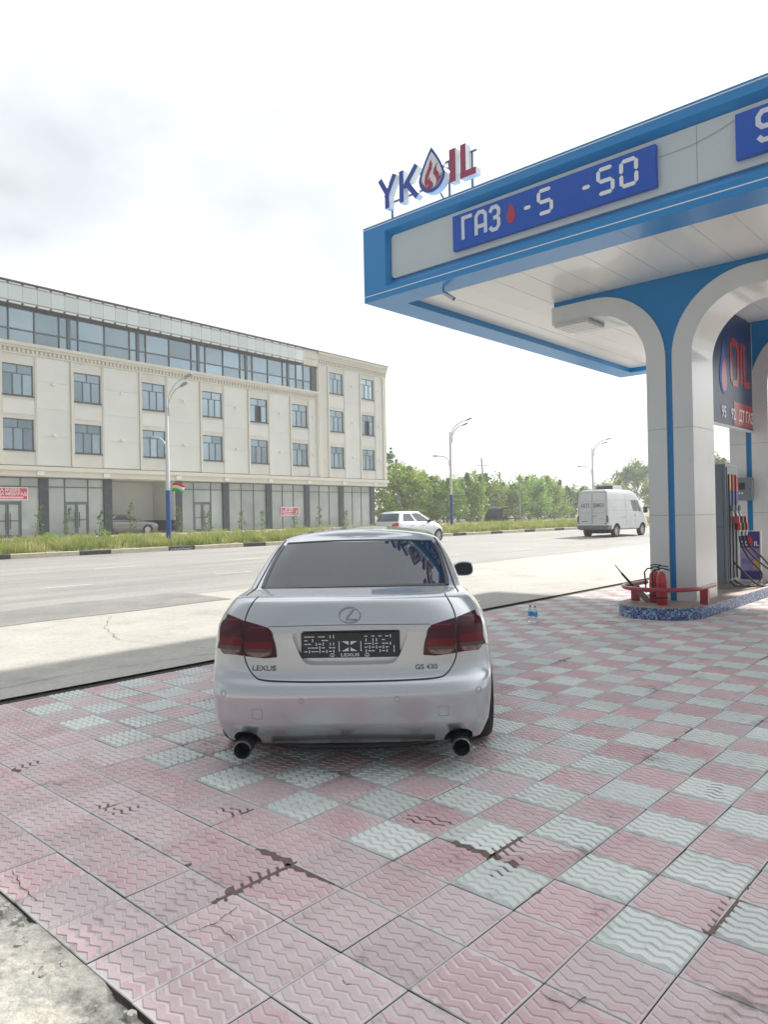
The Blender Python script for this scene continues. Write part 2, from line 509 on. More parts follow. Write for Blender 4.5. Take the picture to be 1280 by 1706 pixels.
def tile_geometry():
    """a square slab with five raised zigzag bars; (verts, faces, slot) slot 0 = groove, 1 = bar"""
    h = 0.1656; vs, fs, ms = [], [], []
    zt, z0 = 0.0, -0.0043
    def q(pts, slot):
        a = len(vs); vs.extend(pts); fs.append(tuple(range(a, a + len(pts)))); ms.append(slot)
    e = 0.0022
    q([(-h + e, -h + e, z0), (h - e, -h + e, z0), (h - e, h - e, z0), (-h + e, h - e, z0)], 0)
    ring = [(-h, -h), (h, -h), (h, h), (-h, h)]; inn = [(-h + e, -h + e), (h - e, -h + e), (h - e, h - e), (-h + e, h - e)]
    for k in range(4):
        a, b = ring[k], ring[(k + 1) % 4]; c, d = inn[(k + 1) % 4], inn[k]
        q([(*a, z0 - 0.004), (*b, z0 - 0.004), (*c, z0), (*d, z0)], 0)
        q([(*a, -0.035), (*b, -0.035), (*b, z0 - 0.004), (*a, z0 - 0.004)], 2)
    ys = [-0.1545 + 0.309 * k / 7 for k in range(8)]
    for r in range(6):
        cx = (r - 2.5) * 0.0502
        L_, R_ = [], []
        for k, y in enumerate(ys):
            am = 0.0112 if k % 2 else -0.0112
            L_.append((cx + am - 0.0185, y)); R_.append((cx + am + 0.0185, y))
        s = 0.003
        for k in range(7):
            l0, l1, r0, r1 = L_[k], L_[k + 1], R_[k], R_[k + 1]
            q([(l0[0] + s, l0[1], zt), (r0[0] - s, r0[1], zt), (r1[0] - s, r1[1], zt), (l1[0] + s, l1[1], zt)], 1)
            q([(l0[0], l0[1], z0), (l0[0] + s, l0[1], zt), (l1[0] + s, l1[1], zt), (l1[0], l1[1], z0)], 1)
            q([(r0[0] - s, r0[1], zt), (r0[0], r0[1], z0), (r1[0], r1[1], z0), (r1[0] - s, r1[1], zt)], 1)
        for k, sg in ((0, -1), (7, 1)):
            l0, r0 = L_[k], R_[k]
            p = [(l0[0], l0[1] + sg * s, z0), (r0[0], r0[1] + sg * s, z0), (r0[0] - s, r0[1], zt), (l0[0] + s, l0[1], zt)]
            q(p if sg < 0 else p[::-1], 1)
    return vs, fs, ms
tv, tf, tm = tile_geometry()
def tile_mesh(name, ma, mb_):
    me = bpy.data.meshes.new(name); me.from_pydata(tv, [], tf)
    me.materials.append(ma); me.materials.append(mb_); me.materials.append(m_grout)
    me.polygons.foreach_set('material_index', tm); me.update()
    return me
me_pink = tile_mesh('pink_paving_tile', m_pink_g, m_pink)
me_white = tile_mesh('white_paving_tile', m_white_g, m_white)

pav = MB().box(TX0 - 0.005, -9, -0.045, 27, 7.06, -0.024).build('forecourt_paving', m_grout)
tag(pav, kind='structure')
IS = lambda x, y: (x > 10.9 and 3.95 < y < 5.1)          # under the pump island
cells = []
CAMF = (0.7386, 0.6741); CAMR = (0.6740, -0.7385)
for i in range(0, 76):
    for j in range(-31, 17):
        x, y = TX0 + (i + .5) * G, TY0 + (j + .5) * G
        if IS(x, y): continue
        d = x * CAMF[0] + y * CAMF[1]; s = x * CAMR[0] + y * CAMR[1]
        inview = d > 1.0 and abs(s) < 0.60 * d + 0.5 and not (i < 0)
        cells.append((0 if inview else 1, d, i, j, x, y))
cells.sort()
far = []
for k, (iv, d, i, j, x, y) in enumerate(cells):
    white = i >= 4 and (i + j) % 2 == 1
    dz = random.uniform(-0.0014, 0.001)
    rot = (random.gauss(0, 0.0045), random.gauss(0, 0.0045), (math.pi if random.random() < 0.5 else 0) + random.gauss(0, 0.004))
    if k < 300:
        o = bpy.data.objects.new('paving_tile', me_white if white else me_pink)
        COL.objects.link(o); o.parent = pav
        o.location = (x, y, dz); o.rotation_euler = rot
    else:
        far.append((x, y, dz, white, rot[2] > 1))
V = np.array(tv); nv_ = len(V)
allv = np.zeros((len(far) * nv_, 3)); mi = []
allf = []
for k, (x, y, dz, white, flip) in enumerate(far):
    P = V.copy()
    if flip: P[:, :2] *= -1
    allv[k * nv_:(k + 1) * nv_] = P + (x, y, dz)
    allf.extend([tuple(a + k * nv_ for a in f) for f in tf])
    mi.extend([4 if m_ == 2 else m_ + (2 if white else 0) for m_ in tm])
me = bpy.data.meshes.new('distant_tiles'); me.from_pydata(allv.tolist(), [], allf)
for q_ in (m_pink_g, m_pink, m_white_g, m_white, m_grout): me.materials.append(q_)
me.polygons.foreach_set('material_index', mi); me.update()
o = link('paving_tiles', me, pav); o['kind'] = 'stuff'

# broken concrete slab at the near left edge of the tiles
m_broken = pm('broken_concrete', (0.40, 0.40, 0.37), 0.9, base2=(0.52, 0.50, 0.44), nscale=5, bump=0.9, bscale=22,
              dirt=((0.19, 0.195, 0.185), 3.2, 0.50, 0.60, 0.9), bdist=0.02, grain=(30, 0.2))
nx, ny = 90, 110
vs, fs = [], []
def hsh(x, y): return math.sin(x * 12.9898 + y * 78.233) * 43758.5453 % 1
from mathutils import noise as mnoise
for i in range(nx + 1):
    for j in range(ny + 1):
        x = TX0 + 0.0 - 2.4 * (i / nx) ** 1.4
        y = -2.0 + 8.9 * j / ny
        n = mnoise.fractal(Vector((x * 2.2, y * 2.2, 0)), 1.0, 2.0, 5)
        c = mnoise.cell(Vector((x * 5, y * 5, 1))) - 0.5
        ed = min(1, (TX0 - 0.02 - x) / 0.35)
        z = -0.008 + 0.012 * n * ed + (-0.010 + 0.010 * c if mnoise.fractal(Vector((x * 1.3 + 5, y * 1.3, 2)), 1, 2, 4) < -0.22 else 0)
        vs.append((x, y, z))
for i in range(nx):
    for j in range(ny):
        a = i * (ny + 1) + j
        fs.append((a, a + 1, a + ny + 2, a + ny + 1))
me = bpy.data.meshes.new('broken_concrete'); me.from_pydata(vs, [], fs); me.materials.append(m_broken)
me.polygons.foreach_set('use_smooth', [True] * len(fs)); me.update()
brk = tag(link('broken_concrete', me), kind='structure')

# ------------------------------------------------------------------ kerb of the far verge
m_kw = pm('kerb_cream', (0.50, 0.44, 0.32), 0.8, base2=(0.58, 0.54, 0.44), nscale=2.5, dirt=((0.33, 0.28, 0.22), 4, 0.5, 0.75, 0.6), bump=0.3, bscale=30)
m_kb = pm('kerb_black', (0.035, 0.038, 0.042), 0.7, base2=(0.10, 0.105, 0.11), nscale=5, npos=(0.45, 0.75), bump=0.3, bscale=30)
kerb = tag(empty('kerb', (0, 27.3, 0.26)), kind='structure')
kmesh = {}
for key, mt in (('w', m_kw), ('b', m_kb)):
    kmesh[key] = MB().prism([(-0.0, -0.12), (0.0, 0.265), (0.02, 0.285), (0.17, 0.285), (0.17, -0.12)], 'x', 0.006, 1.194).mesh('kerb_stone', mt)
X = -14.0 + 0.02; k = 0
ang = -math.atan(KS)
while X < 150:
    # black stones start at x = 12.35 and repeat every third stone
    idx = round((X - 12.35) / 1.2)
    o = link('kerb_stone', kmesh['b' if idx % 3 == 0 else 'w'], kerb)
    o.location = (X, -KS * X, random.uniform(-.008, .008)); o.rotation_euler = (0, 0, ang)
    if idx == 3:
        mb = MB()
        for q_ in range(6):
            px = 0.16 + q_ * 0.165
            pts = [(px + 0.075 * math.cos(t) * random.uniform(.7, 1), -0.004, 0.13 + 0.07 * math.sin(t) * random.uniform(.6, 1)) for t in np.linspace(0.3, 6 + random.uniform(-2, 0), 14)]
            mb.tube(pts, 0.014, 5)
        s = mb.build('white_scrawl', m_line, o, wc=False)
    X += 1.2

verge = sheet('verge', -60, 320, 27.46, 38.6, m_soil, 0.0, 60, 10)
m_pave = pm('pale_paving', (0.46, 0.45, 0.43), 0.8, base2=(0.53, 0.52, 0.49), nscale=1.2)
sheet('pavement', -60, 60, 38.55, 75, m_pave, 0.01, 30, 4)

m_yard = pm('unseen_yard_dark', (0.17, 0.17, 0.165), 0.85, base2=(0.22, 0.215, 0.205), nscale=0.7, bump=0.3, bscale=50, dirt=((0.13, 0.13, 0.125), 0.6, 0.52, 0.75, 0.7))  # unseen ground added for bounce light and reflections, dark to limit the fill
o = MB().add([(-60, -60, -0.03), (TX0 - 2.0, -60, -0.03), (TX0 - 2.0, 7.1, -0.03), (-60, 7.1, -0.03)], [(0, 1, 2, 3)]).build('unseen_yard', m_yard)
tag(o, kind='structure')
o = MB().add([(TX0 - 2.0, -60, -0.03), (60, -60, -0.03), (60, -9.0, -0.03), (TX0 - 2.0, -9.0, -0.03)], [(0, 1, 2, 3)]).build('unseen_yard', m_yard)
tag(o, kind='structure')

# rubble of the broken edge, mud caught in the tile grooves, cracked tiles
m_rub = pm('rubble', (0.36, 0.36, 0.34), 0.9, base2=(0.52, 0.51, 0.47), nscale=14, grain=(60, 0.2))
mb = MB()
for k in range(260):
    d_ = abs(random.gauss(0, 0.13)) + 0.01
    x_, y_ = TX0 - d_, random.uniform(-0.5, 6.8)
    r_ = 0.005 + 0.022 * random.random() ** 2 * (1.0 if d_ < 0.2 else 0.6); m_ = random.randint(5, 7); a0 = random.uniform(0, 6)
    pts = [(x_ + r_ * random.uniform(.6, 1.1) * math.cos(a0 + 6.283 * j / m_), y_ + r_ * random.uniform(.6, 1.1) * math.sin(a0 + 6.283 * j / m_)) for j in range(m_)]
    pts = [(min(p[0], TX0 - 0.003), p[1]) for p in pts]
    h_ = -0.008 + random.uniform(0.0, 0.006)
    mb.add([(p[0], p[1], -0.04) for p in pts] + [(x_ + (p[0] - x_) * .85, y_ + (p[1] - y_) * .85, h_ + random.uniform(-.002, .002)) for p in pts],
           [tuple(range(m_, 2 * m_))] + [(j, (j + 1) % m_, m_ + (j + 1) % m_, m_ + j) for j in range(m_)])
o = mb.build('rubble', m_rub); tag(o, 'broken concrete crumbs along the near tile edge', 'rubble', kind='stuff')
m_mud = pm('dried_mud', (0.115, 0.085, 0.076), 0.85, base2=(0.18, 0.14, 0.125), nscale=30, bump=0.5, bscale=120, bdist=0.003)
def mud(path, w, z=-0.0036):
    P = [Vector(p) for p in path]; fine = []
    for a, b in zip(P[:-1], P[1:]):
        k = max(2, int((b - a).length / 0.02)); fine += [a.lerp(b, i / k) for i in range(k)]
    fine.append(P[-1]); n_ = len(fine); L_, R_ = [], []
    for i, p in enumerate(fine):
        d = (fine[min(i + 1, n_ - 1)] - fine[max(i - 1, 0)]).normalized(); nn = Vector((-d.y, d.x))
        t = math.sin(math.pi * (i + .6) / (n_ + .2)) ** 0.5
        f1 = random.uniform(.25, 1.0) + 1.6 * abs(mnoise.noise(Vector((p.x * 23, p.y * 23, 3)))); f2 = random.uniform(.25, 1.0) + 1.6 * abs(mnoise.noise(Vector((p.x * 23, p.y * 23, 9))))
        a = p + nn * w * t * f1; b = p - nn * w * t * f2
        L_.append((a.x, a.y, z)); R_.append((b.x, b.y, z))
    MB().add(L_ + R_, [(i, i + 1, n_ + i + 1, n_ + i) for i in range(n_ - 1)]).build('mud_patch', m_mud, pav, wc=False)
for path, w in (([(1.80, 2.685), (2.05, 2.70), (2.245, 2.70)], 0.045), ([(2.24, 2.95), (2.25, 2.72), (2.26, 2.40)], 0.035), ([(2.0, 4.15), (2.04, 3.9), (2.24, 3.95)], 0.05),
                ([(2.40, 3.52), (2.52, 3.34)], 0.06), ([(2.93, 2.25), (2.93, 1.99), (3.20, 2.01)], 0.05), ([(3.0, 2.64), (3.09, 2.38)], 0.055), ([(2.92, 1.02), (3.22, 1.01), (3.46, 1.02)], 0.035),
                ([(2.74, 1.90), (3.0, 1.90)], 0.04), ([(2.7, 1.73), (2.84, 1.70)], 0.04), ([(1.9, 3.52), (1.98, 3.53)], 0.02), ([(1.9, 3.07), (1.96, 3.05)], 0.015),
                ([(1.79, 1.86), (1.815, 1.865)], 0.014), ([(5.9, 1.0), (6.3, 1.02)], 0.04), ([(8.6, 2.35), (8.9, 2.36), (9.2, 2.33)], 0.05), ([(4.2, 0.3), (4.6, 0.31)], 0.03),
                ([(1.9, 5.1), (2.1, 5.2)], 0.06), ([(9.8, 4.9), (10.6, 4.85)], 0.12), ([(4.3, 1.45), (4.55, 1.5)], 0.05), ([(5.2, 2.0), (5.6, 2.02)], 0.035), ([(7.0, 4.0), (7.5, 4.03)], 0.05)):
    mud(path, w)
for pts in ([(1.58, 2.57), (1.70, 2.53), (1.85, 2.57)], [(1.70, 2.53), (1.71, 2.48), (1.69, 2.36)], [(1.35, 3.65), (1.31, 3.44), (1.31, 3.28)], [(2.19, 1.32), (2.18, 1.20), (2.27, 1.19)]):
    crack(pts, 0.0022, m_gap, pav, 0.0018, 'tile_crack', 0.025)

# ================================================================== OFFICE BUILDING
BA = math.radians(3.009)
bld = empty('office_building', (17.588, 45.497, 0.66), BA)
tag(bld, 'long four storey cream office building with dark glass shopfronts across the road', 'building')
# local frame: x along the facade, -y towards the road, z above the pavement (world z - 0.66)
ZB = 0.66
m_wall = pm('cream_render', (0.61, 0.605, 0.555), 0.85, base2=(0.66, 0.655, 0.605), nscale=0.5, bump=0.15, bscale=25, dirt=((0.42, 0.40, 0.35), 0.35, 0.52, 0.8, 0.5))
m_panel = pm('pale_stone_panel', (0.65, 0.66, 0.63), 0.7, base2=(0.69, 0.70, 0.665), nscale=0.7, objvar=0.03, bump=0.1, bscale=18)
m_trim = pm('cream_trim', (0.62, 0.60, 0.525), 0.75, base2=(0.66, 0.64, 0.57), nscale=1.0)
m_frame = pm('grey_window_frame', (0.10, 0.125, 0.14), 0.45)
m_glass = pm('blue_tinted_glass', (0.235, 0.315, 0.365), 0.05, metal=0.75, base2=(0.29, 0.37, 0.42), nscale=0.35, objvar=0.22)
m_glass2 = pm('shop_glass', (0.30, 0.33, 0.325), 0.05, spec=0.8, base2=(0.40, 0.43, 0.415), nscale=0.45, ndetail=2, objvar=0.12)
m_granite = pm('dark_granite', (0.03, 0.04, 0.052), 0.25, base2=(0.065, 0.08, 0.095), nscale=2.2, npos=(.45, .75))
m_metal_roof = pm('roof_sheet', (0.55, 0.60, 0.60), 0.45, metal=0.3, objvar=0.06)
m_dark = pm('dark_trim', (0.05, 0.055, 0.06), 0.6)
m_lampw = pm('white_fitting', (0.75, 0.75, 0.72), 0.5)
m_beige = pm('beige_passage', (0.50, 0.46, 0.37), 0.85, base2=(0.55, 0.51, 0.42), nscale=0.6)
m_navy = pm('navy_skirting', (0.02, 0.045, 0.075), 0.5)

def B(name, x0, x1, y0, y1, z0, z1, mt, parent=None, bevel=0):
    """box in building coordinates; z given as world height"""
    return box_obj(name, x0, y0, z0 - ZB, x1, y1, z1 - ZB, mt, parent or bld, bevel=bevel, wc=False)

T0, T1, TE = -13.6, 25.45, 34.75
# storeys above the shops (front plane y = 0), window openings left free
wins = []
bays = [-9.72, -5.3, -0.9, 3.49, 8.35, 13.35, 17.9, 22.4]
for t in bays:
    for z in (6.0, 9.27): wins.append((t, z))
for t in (26.97, 31.25):
    for z in (5.97, 9.2, 12.57): wins.append((t, z))
WW, WH = 1.83, 1.86
def wall_with_holes(name, x0, x1, z0, z1, holes, mt):
    xs = sorted({x0, x1, *[h[0] for h in holes], *[h[0] + WW for h in holes]})
    zs = sorted({z0, z1, *[h[1] for h in holes], *[h[1] + WH for h in holes]})
    mb = MB()
    D = 0.30
    for a, b in zip(xs[:-1], xs[1:]):
        for c, d in zip(zs[:-1], zs[1:]):
            if any(h[0] - 1e-6 <= a and b <= h[0] + WW + 1e-6 and h[1] - 1e-6 <= c and d <= h[1] + WH + 1e-6 for h in holes): continue
            mb.add([(a, 0, c - ZB), (b, 0, c - ZB), (b, 0, d - ZB), (a, 0, d - ZB)], [(0, 1, 2, 3)])
    for hx, hz in holes:
        a, b, c, d = hx, hx + WW, hz - ZB, hz + WH - ZB
        mb.add([(a, 0, c), (b, 0, c), (b, 0, d), (a, 0, d), (a, D, c), (b, D, c), (b, D, d), (a, D, d)], [(0, 4, 5, 1), (1, 5, 6, 2), (2, 6, 7, 3), (3, 7, 4, 0)])
    me = bpy.data.meshes.new(name); me.from_pydata(mb.v, [], mb.f); me.materials.append(mt); me.update()
    return link(name, me, bld)
wall_with_holes('wall', T0, T1, 5.06, 12.44, [w for w in wins if w[0] < 25], m_wall)
wall_with_holes('wall', T1, TE, 5.06, 15.3, [w for w in wins if w[0] > 25], m_wall)
B('rear_volume', T0, TE, 0.32, 15, 5.06, 12.4, m_wall)
B('rear_volume', T1, TE, 0.32, 15, 12.4, 15.3, m_wall)
B('end_wall', TE, TE + 0.12, 0.0, 15, 5.06, 15.3, m_wall)
B('end_wall', T0 - 0.12, T0, 0.0, 15, 0.66, 12.4, m_wall)
# windows: a frame with five panes, shared meshes
def frame_mesh():
    mb = MB(); f = 0.055; y0, y1 = 0.10, 0.17
    def bx(a, b, c, d): mb.box(a, y0, c, b, y1, d)
    bx(0, WW, 0, f); bx(0, WW, WH - f, WH); bx(0, f, f, WH - f); bx(WW - f, WW, f, WH - f)
    bx(f, WW - f, 1.28, 1.28 + f)
    bx(WW / 2 - f / 2, WW / 2 + f / 2, 1.28 + f, WH - f)
    for q_ in (0.60, 1.17): bx(q_, q_ + 0.075, f, 1.28)
    return mb.mesh('window', m_frame)
def pane_mesh(x0, x1, z0, z1, mt, y=0.135):
    mb = MB(); mb.box(x0, y - 0.006, z0, x1, y + 0.006, z1)
    return mb.mesh('pane', mt)
fm = frame_mesh()
f = 0.05
panes = [pane_mesh(f, 0.605, f, 1.285, m_glass), pane_mesh(0.67, 1.175, f, 1.285, m_glass), pane_mesh(1.24, WW - f, f, 1.285, m_glass),
         pane_mesh(f, WW / 2 - .02, 1.33, WH - f, m_glass), pane_mesh(WW / 2 + .02, WW - f, 1.33, WH - f, m_glass)]
m_sill = m_trim
sill = MB().box(-0.04, -0.07, -0.07, WW + 0.04, 0.10, -0.002).mesh('sill', m_dark)
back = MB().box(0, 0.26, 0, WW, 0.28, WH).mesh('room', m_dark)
for t, z in wins:
    w = link('window', fm, bld); w.location = (t, 0, z - ZB)
    for pi_, p in enumerate(panes):
        if pi_ == 1 and (t, z) in ((17.9, 9.27), (-5.3, 6.0), (31.25, 9.2)):      # a casement standing open
            o = link('pane', p, w); o.location = (0.67, 0.10, 0); o.rotation_euler = (0, 0, math.radians(62)); continue
        o = link('pane', p, w)
    o = link('sill', sill, w); o.location = (0, 0, 0)
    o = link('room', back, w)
# pilaster strips, stone panels, small wall lamps
for i, t in enumerate(bays + [26.97, 31.25]):
    zt = 11.72 if t < 25 else 14.85
    B('pilaster', t - 0.24, t - 0.08, -0.10, 0.0, 5.10, zt, m_trim)
    B('pilaster', t + WW + 0.07, t + WW + 0.13, -0.045, 0.0, 5.10, zt, m_trim)
    nx_t = {22.4: 25.3, 31.25: 34.3}.get(t)
    if nx_t is None:
        nx_t = (bays + [26.97, 31.25])[i + 1] - 0.30 if t != 22.4 else 25.3
    a, b = t + WW + 0.17, nx_t
    zr = [5.12, 6.9, 8.6, 10.25, zt] if t < 25 else [5.12, 6.9, 8.6, 10.25, 11.9, 13.5, zt]
    if b - a > 0.3:
        for z0, z1 in zip(zr[:-1], zr[1:]):
            B('stone_panel', a + 0.006, b - 0.006, -0.022, 0.0, z0 + 0.006, z1 - 0.006, m_panel)
    for z in ((7.0, 10.15) if t < 25 else (7.0, 10.15, 13.5)):
        c = (a + b) / 2
        B('wall_lamp', c - 0.11, c + 0.11, -0.16, -0.02, z - 0.05, z + 0.06, m_lampw)
    # spandrel mouldings between the storeys
    for z0, z1 in (((8.15, 9.0),) if t < 25 else ((8.12, 8.98), (11.35, 12.3))):
        B('spandrel', t - 0.02, t + WW + 0.02, -0.03, 0.0, z0, z1, m_panel)
# cornice under the glazed storey
def cornice(x0, x1, z0, z1, steps, name='cornice'):
    for k, (dz0, dz1, pr) in enumerate(steps):
        B(name, x0 - (pr if k else 0) * 0, x1, -pr, 0.0, z0 + (z1 - z0) * dz0, z0 + (z1 - z0) * dz1, m_trim)
cornice(T0, T1 - 0.02, 11.74, 12.44, [(0.0, 0.14, 0.06), (0.50, 0.72, 0.12), (0.72, 1.0, 0.20)])
mb = MB(); x = T0 + 0.1
while x < T1 - 0.3:
    mb.box(x, -0.09, 11.85 - ZB, x + 0.13, -0.001, 12.08 - ZB); x += 0.27
mb.build('dentils', m_trim, bld, wc=False)['kind'] = 'stuff'
cornice(T1 - 0.05, TE + 0.15, 14.86, 15.93, [(0.0, 0.10, 0.08), (0.42, 0.60, 0.14), (0.60, 0.80, 0.24), (0.80, 1.0, 0.36)])
B('cornice_block', T1 - 1.75, T1 - 0.052, -0.22, 0.5, 15.2, 15.90, m_trim)
B('cornice_block', T1 - 1.75, T1 - 0.052, -0.16, 0.5, 14.62, 15.2, m_trim)
mb = MB(); x = T1
while x < TE:
    mb.box(x, -0.11, 14.98 - ZB, x + 0.14, -0.001, 15.28 - ZB); x += 0.29
mb.build('dentils', m_trim, bld, wc=False)['kind'] = 'stuff'
B('flat_roof', T1, TE + 0.1, 0.0, 15, 15.3, 15.93, m_trim)
B('roof_edge', T1 - 1.75, TE + 0.17, -0.39, 15, 15.935, 15.985, m_dark)
# corner column and downpipe of the end bay
for t in (25.62, 34.42):
    B('corner_pilaster', t - 0.12, t + 0.12, -0.13, 0.0, 5.10, 14.85, m_trim)
    B('pilaster_capital', t - 0.18, t + 0.18, -0.18, -0.0, 14.35, 14.80, m_trim)
o = MB().tube([(25.3, -0.16, 14.4 - ZB), (25.3, -0.16, 5.2 - ZB)], 0.055, 8).build('downpipe', m_trim, bld, smooth=40, wc=False)
# glazed top storey
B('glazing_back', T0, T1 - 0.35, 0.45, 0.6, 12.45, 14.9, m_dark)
thick = [-9.9, -5.45, -1.05, 3.28, 8.18, 13.18, 17.72, 22.2, 25.05]
ZG0, ZG1, ZGT = 12.46, 14.58, 13.25
for a, b in zip(thick[:-1], thick[1:]):
    B('mullion', a - 0.10, a + 0.10, 0.10, 0.30, ZG0, ZG1, m_frame)
    w = b - a; nr = 0.62
    cuts = [a + 0.10, a + nr, a + w / 2, b - nr, b - 0.10] if w > 3.5 else [a + 0.10, a + w * .32, a + w * .62, b - 0.10]
    for c in cuts[1:-1]:
        B('mullion', c - 0.035, c + 0.035, 0.12, 0.28, ZG0, ZG1, m_frame)
    B('transom', a + 0.1, b - 0.1, 0.13, 0.27, ZGT - 0.04, ZGT + 0.04, m_frame)
    for c, d in zip(cuts[:-1], cuts[1:]):
        B('pane', c, d, 0.19, 0.21, ZG0, ZGT - 0.04, m_glass)
        B('pane', c, d, 0.19, 0.21, ZGT + 0.04, ZG1, m_glass)
B('mullion', 24.9, 25.45, 0.05, 0.4, ZG0, 14.9, m_frame)
# roof parapet: a row of light sheets between two dark dashed rails
B('parapet_beam', T0, 23.6, -0.30, 1.2, 14.60, 14.74, m_dark)
x = T0 + 0.05
while x < 23.55:
    x1 = min(x + 0.86, 23.58)
    B('roof_sheet', x, x1 - 0.012, -0.40, -0.31, 14.80, 15.70, m_metal_roof)
    B('rail_box', x + 0.04, x1 - 0.12, -0.42, -0.32, 14.625, 14.72, m_lampw)
    B('rail_box', x + 0.04, x1 - 0.12, -0.44, -0.34, 15.745, 15.835, m_lampw)
    x = x1
B('parapet_back', T0, 23.6, -0.30, 0.2, 14.745, 15.84, m_metal_roof)
B('roof_edge', T0, 23.62, -0.50, 12, 15.87, 15.96, m_dark)
# overhang beam with bracket ends above the shops
B('beam', T0, TE + 0.25, -0.14, 0.95, 4.78, 5.04, m_trim)
B('beam', T0, TE + 0.12, 0.0, 0.95, 4.44, 4.78, m_trim)
B('shadow_gap', T0, TE, -0.015, 0.0, 5.045, 5.085, m_dark)
SHC = [-7.2, -2.8, 1.6, 5.92, 11.48, 15.8, 20.22, 24.6, 29.0, 33.38]
for t in SHC:
    B('bracket', t - 0.55, t - 0.12, -0.10, 0.02, 4.50, 4.76, m_lampw)
    B('granite_column', t, t + 0.58, 0.86, 1.5, 0.66, 4.44, m_granite)
m_handle = m_dark
def shop(t0, t1, door=False):
    cuts = [t0, t0 + (t1 - t0) * .29, t0 + (t1 - t0) * .71, t1] if door else [t0, t0 + (t1 - t0) / 3, t0 + (t1 - t0) * 2 / 3, t1]
    yf = 1.0
    B('shop_frame', t0, t1, yf - .04, yf + .06, 4.36, 4.44, m_frame)
    B('shop_frame', t0, t1, yf - .04, yf + .06, 0.66, 0.74, m_frame)
    B('transom', t0, t1, yf - .035, yf + .055, 3.81, 3.88, m_frame)
    for c in cuts[1:-1]:
        B('mullion', c - .035, c + .035, yf - .045, yf + .065, 0.74, 4.36, m_frame)
    for i, (a, b) in enumerate(zip(cuts[:-1], cuts[1:])):
        B('pane', a, b, yf, yf + 0.02, 3.88, 4.36, m_glass2)
        if door and i == 1:
            B('pane', a, b, yf, yf + 0.02, 2.92, 3.81, m_glass2)
            B('transom', a, b, yf - .035, yf + .055, 2.84, 2.92, m_frame)
            mid = (a + b) / 2
            for c, d in ((a + .04, mid - .01), (mid + .01, b - .04)):
                dr = B('door', c, d, yf + 0.012, yf + 0.028, 0.76, 2.84, m_glass2)
                for (p, q_, r, s_) in ((c, c + .09, .76, 2.84), (d - .09, d, .76, 2.84), (c + .09, d - .09, .76, .9), (c + .09, d - .09, 1.72, 1.79), (c + .09, d - .09, 2.74, 2.84)):
                    B('door_rail', p, q_, yf - .02, yf + .01, r, s_, m_frame, dr)
                hx = d - 0.13 if c < mid - .1 and d < mid else c + 0.13
                o = MB().tube([(hx, yf - .09, 1.25 - ZB), (hx, yf - .09, 2.25 - ZB)], 0.025, 6).build('door_handle', m_handle, dr, wc=False)
        else:
            B('pane', a, b, yf, yf + 0.02, 0.74, 3.81, m_glass2)
sc = SHC
for a, b, d in ((-6.62, -2.8, False), (-2.22, 1.6, True), (2.18, 5.92, True), (12.06, 15.8, True), (16.38, 20.22, False), (20.8, 24.6, False), (25.18, 29.0, False), (29.58, 33.38, False), (-11.0, -7.2, False)):
    shop(a, b, d)
B('shop_back', T0, 5.95, 1.5, 1.6, 0.66, 4.44, m_beige)
B('shop_back', 11.9, TE - 0.6, 1.5, 1.6, 0.66, 4.44, m_beige)
# the drive-through passage
B('passage_wall', 11.42, 11.48, 0.9, 12, 1.62, 4.44, m_panel)
B('passage_wall', 5.95, 6.1, 1.5, 12, 0.66, 4.44, m_beige)
B('passage_back', 5.9, 11.5, 12, 12.2, 0.66, 4.44, m_beige)
B('passage_ceiling', 5.9, 11.5, 0.95, 12, 4.40, 4.46, m_beige)
B('skirting', 11.40, 11.5, 0.9, 12, 0.66, 1.62, m_navy)
for q_ in (7.0, 8.8):
    B('passage_window', q_, q_ + 0.9, 11.93, 12.0, 2.4, 3.3, m_dark)
B('white_post', 6.16, 6.32, 0.92, 1.06, 1.45, 4.44, m_lampw)
B('shop_cover', 7.9, 11.40, 3.6, 3.8, 1.62, 4.40, m_panel)
B('shop_cover_base', 7.9, 11.40, 3.55, 3.85, 0.66, 1.62, m_navy)

# red rental banners behind the shop glass
m_red = pm('banner_red', (0.62, 0.05, 0.12), 0.6)
m_wht = pm('banner_white', (0.78, 0.76, 0.75), 0.6)
def banner(x0, x1, z0, z1, lines, label):
    c, s = math.cos(BA), math.sin(BA)
    e = empty('rental_banner', (17.588 + c * x0 - s * 0.92, 45.497 + s * x0 + c * 0.92, z0), BA)
    w, h = x1 - x0, z1 - z0
    box_obj('sheet', 0, 0.0, 0, w, 0.02, h, m_wht, e, wc=False)
    box_obj('field', 0.06, -0.006, 0.06, w - 0.06, -0.001, h - 0.06, m_red, e, wc=False)
    for txt, sz, zz in lines:
        if txt is None:                      # a line of figures too small to read
            mb = MB(); q = w * 0.12
            while q < w * 0.86:
                l_ = random.uniform(0.05, 0.11); mb.box(q, -0.012, zz, q + l_, -0.008, zz + sz); q += l_ + 0.025
            mb.build('lettering', m_wht, e, wc=False); continue
        mb = MB(); map_text(mb, text_mesh(txt, sz, 0, bold=0.008), lambda v: (w / 2 + v[0], -0.012, zz + v[1]))
        mb.build('lettering', m_wht, e, wc=False)
    tag(e, label, 'banner')
banner(-1.35, 0.92, 3.0, 3.80, [('БА ИҶОРА', 0.26, 0.53), ('ДОДА МЕШАВАД', 0.24, 0.31), (None, 0.10, 0.12)], 'red banner with white lettering above the shop door at the left picture edge')
banner(21.82, 23.9, 1.75, 2.52, [('БА ИҶОРА', 0.22, 0.52), ('ДОДА МЕШАВАД', 0.20, 0.32), (None, 0.09, 0.12)], 'red rental banner in the middle pane of the shopfront nearest the hatchback')

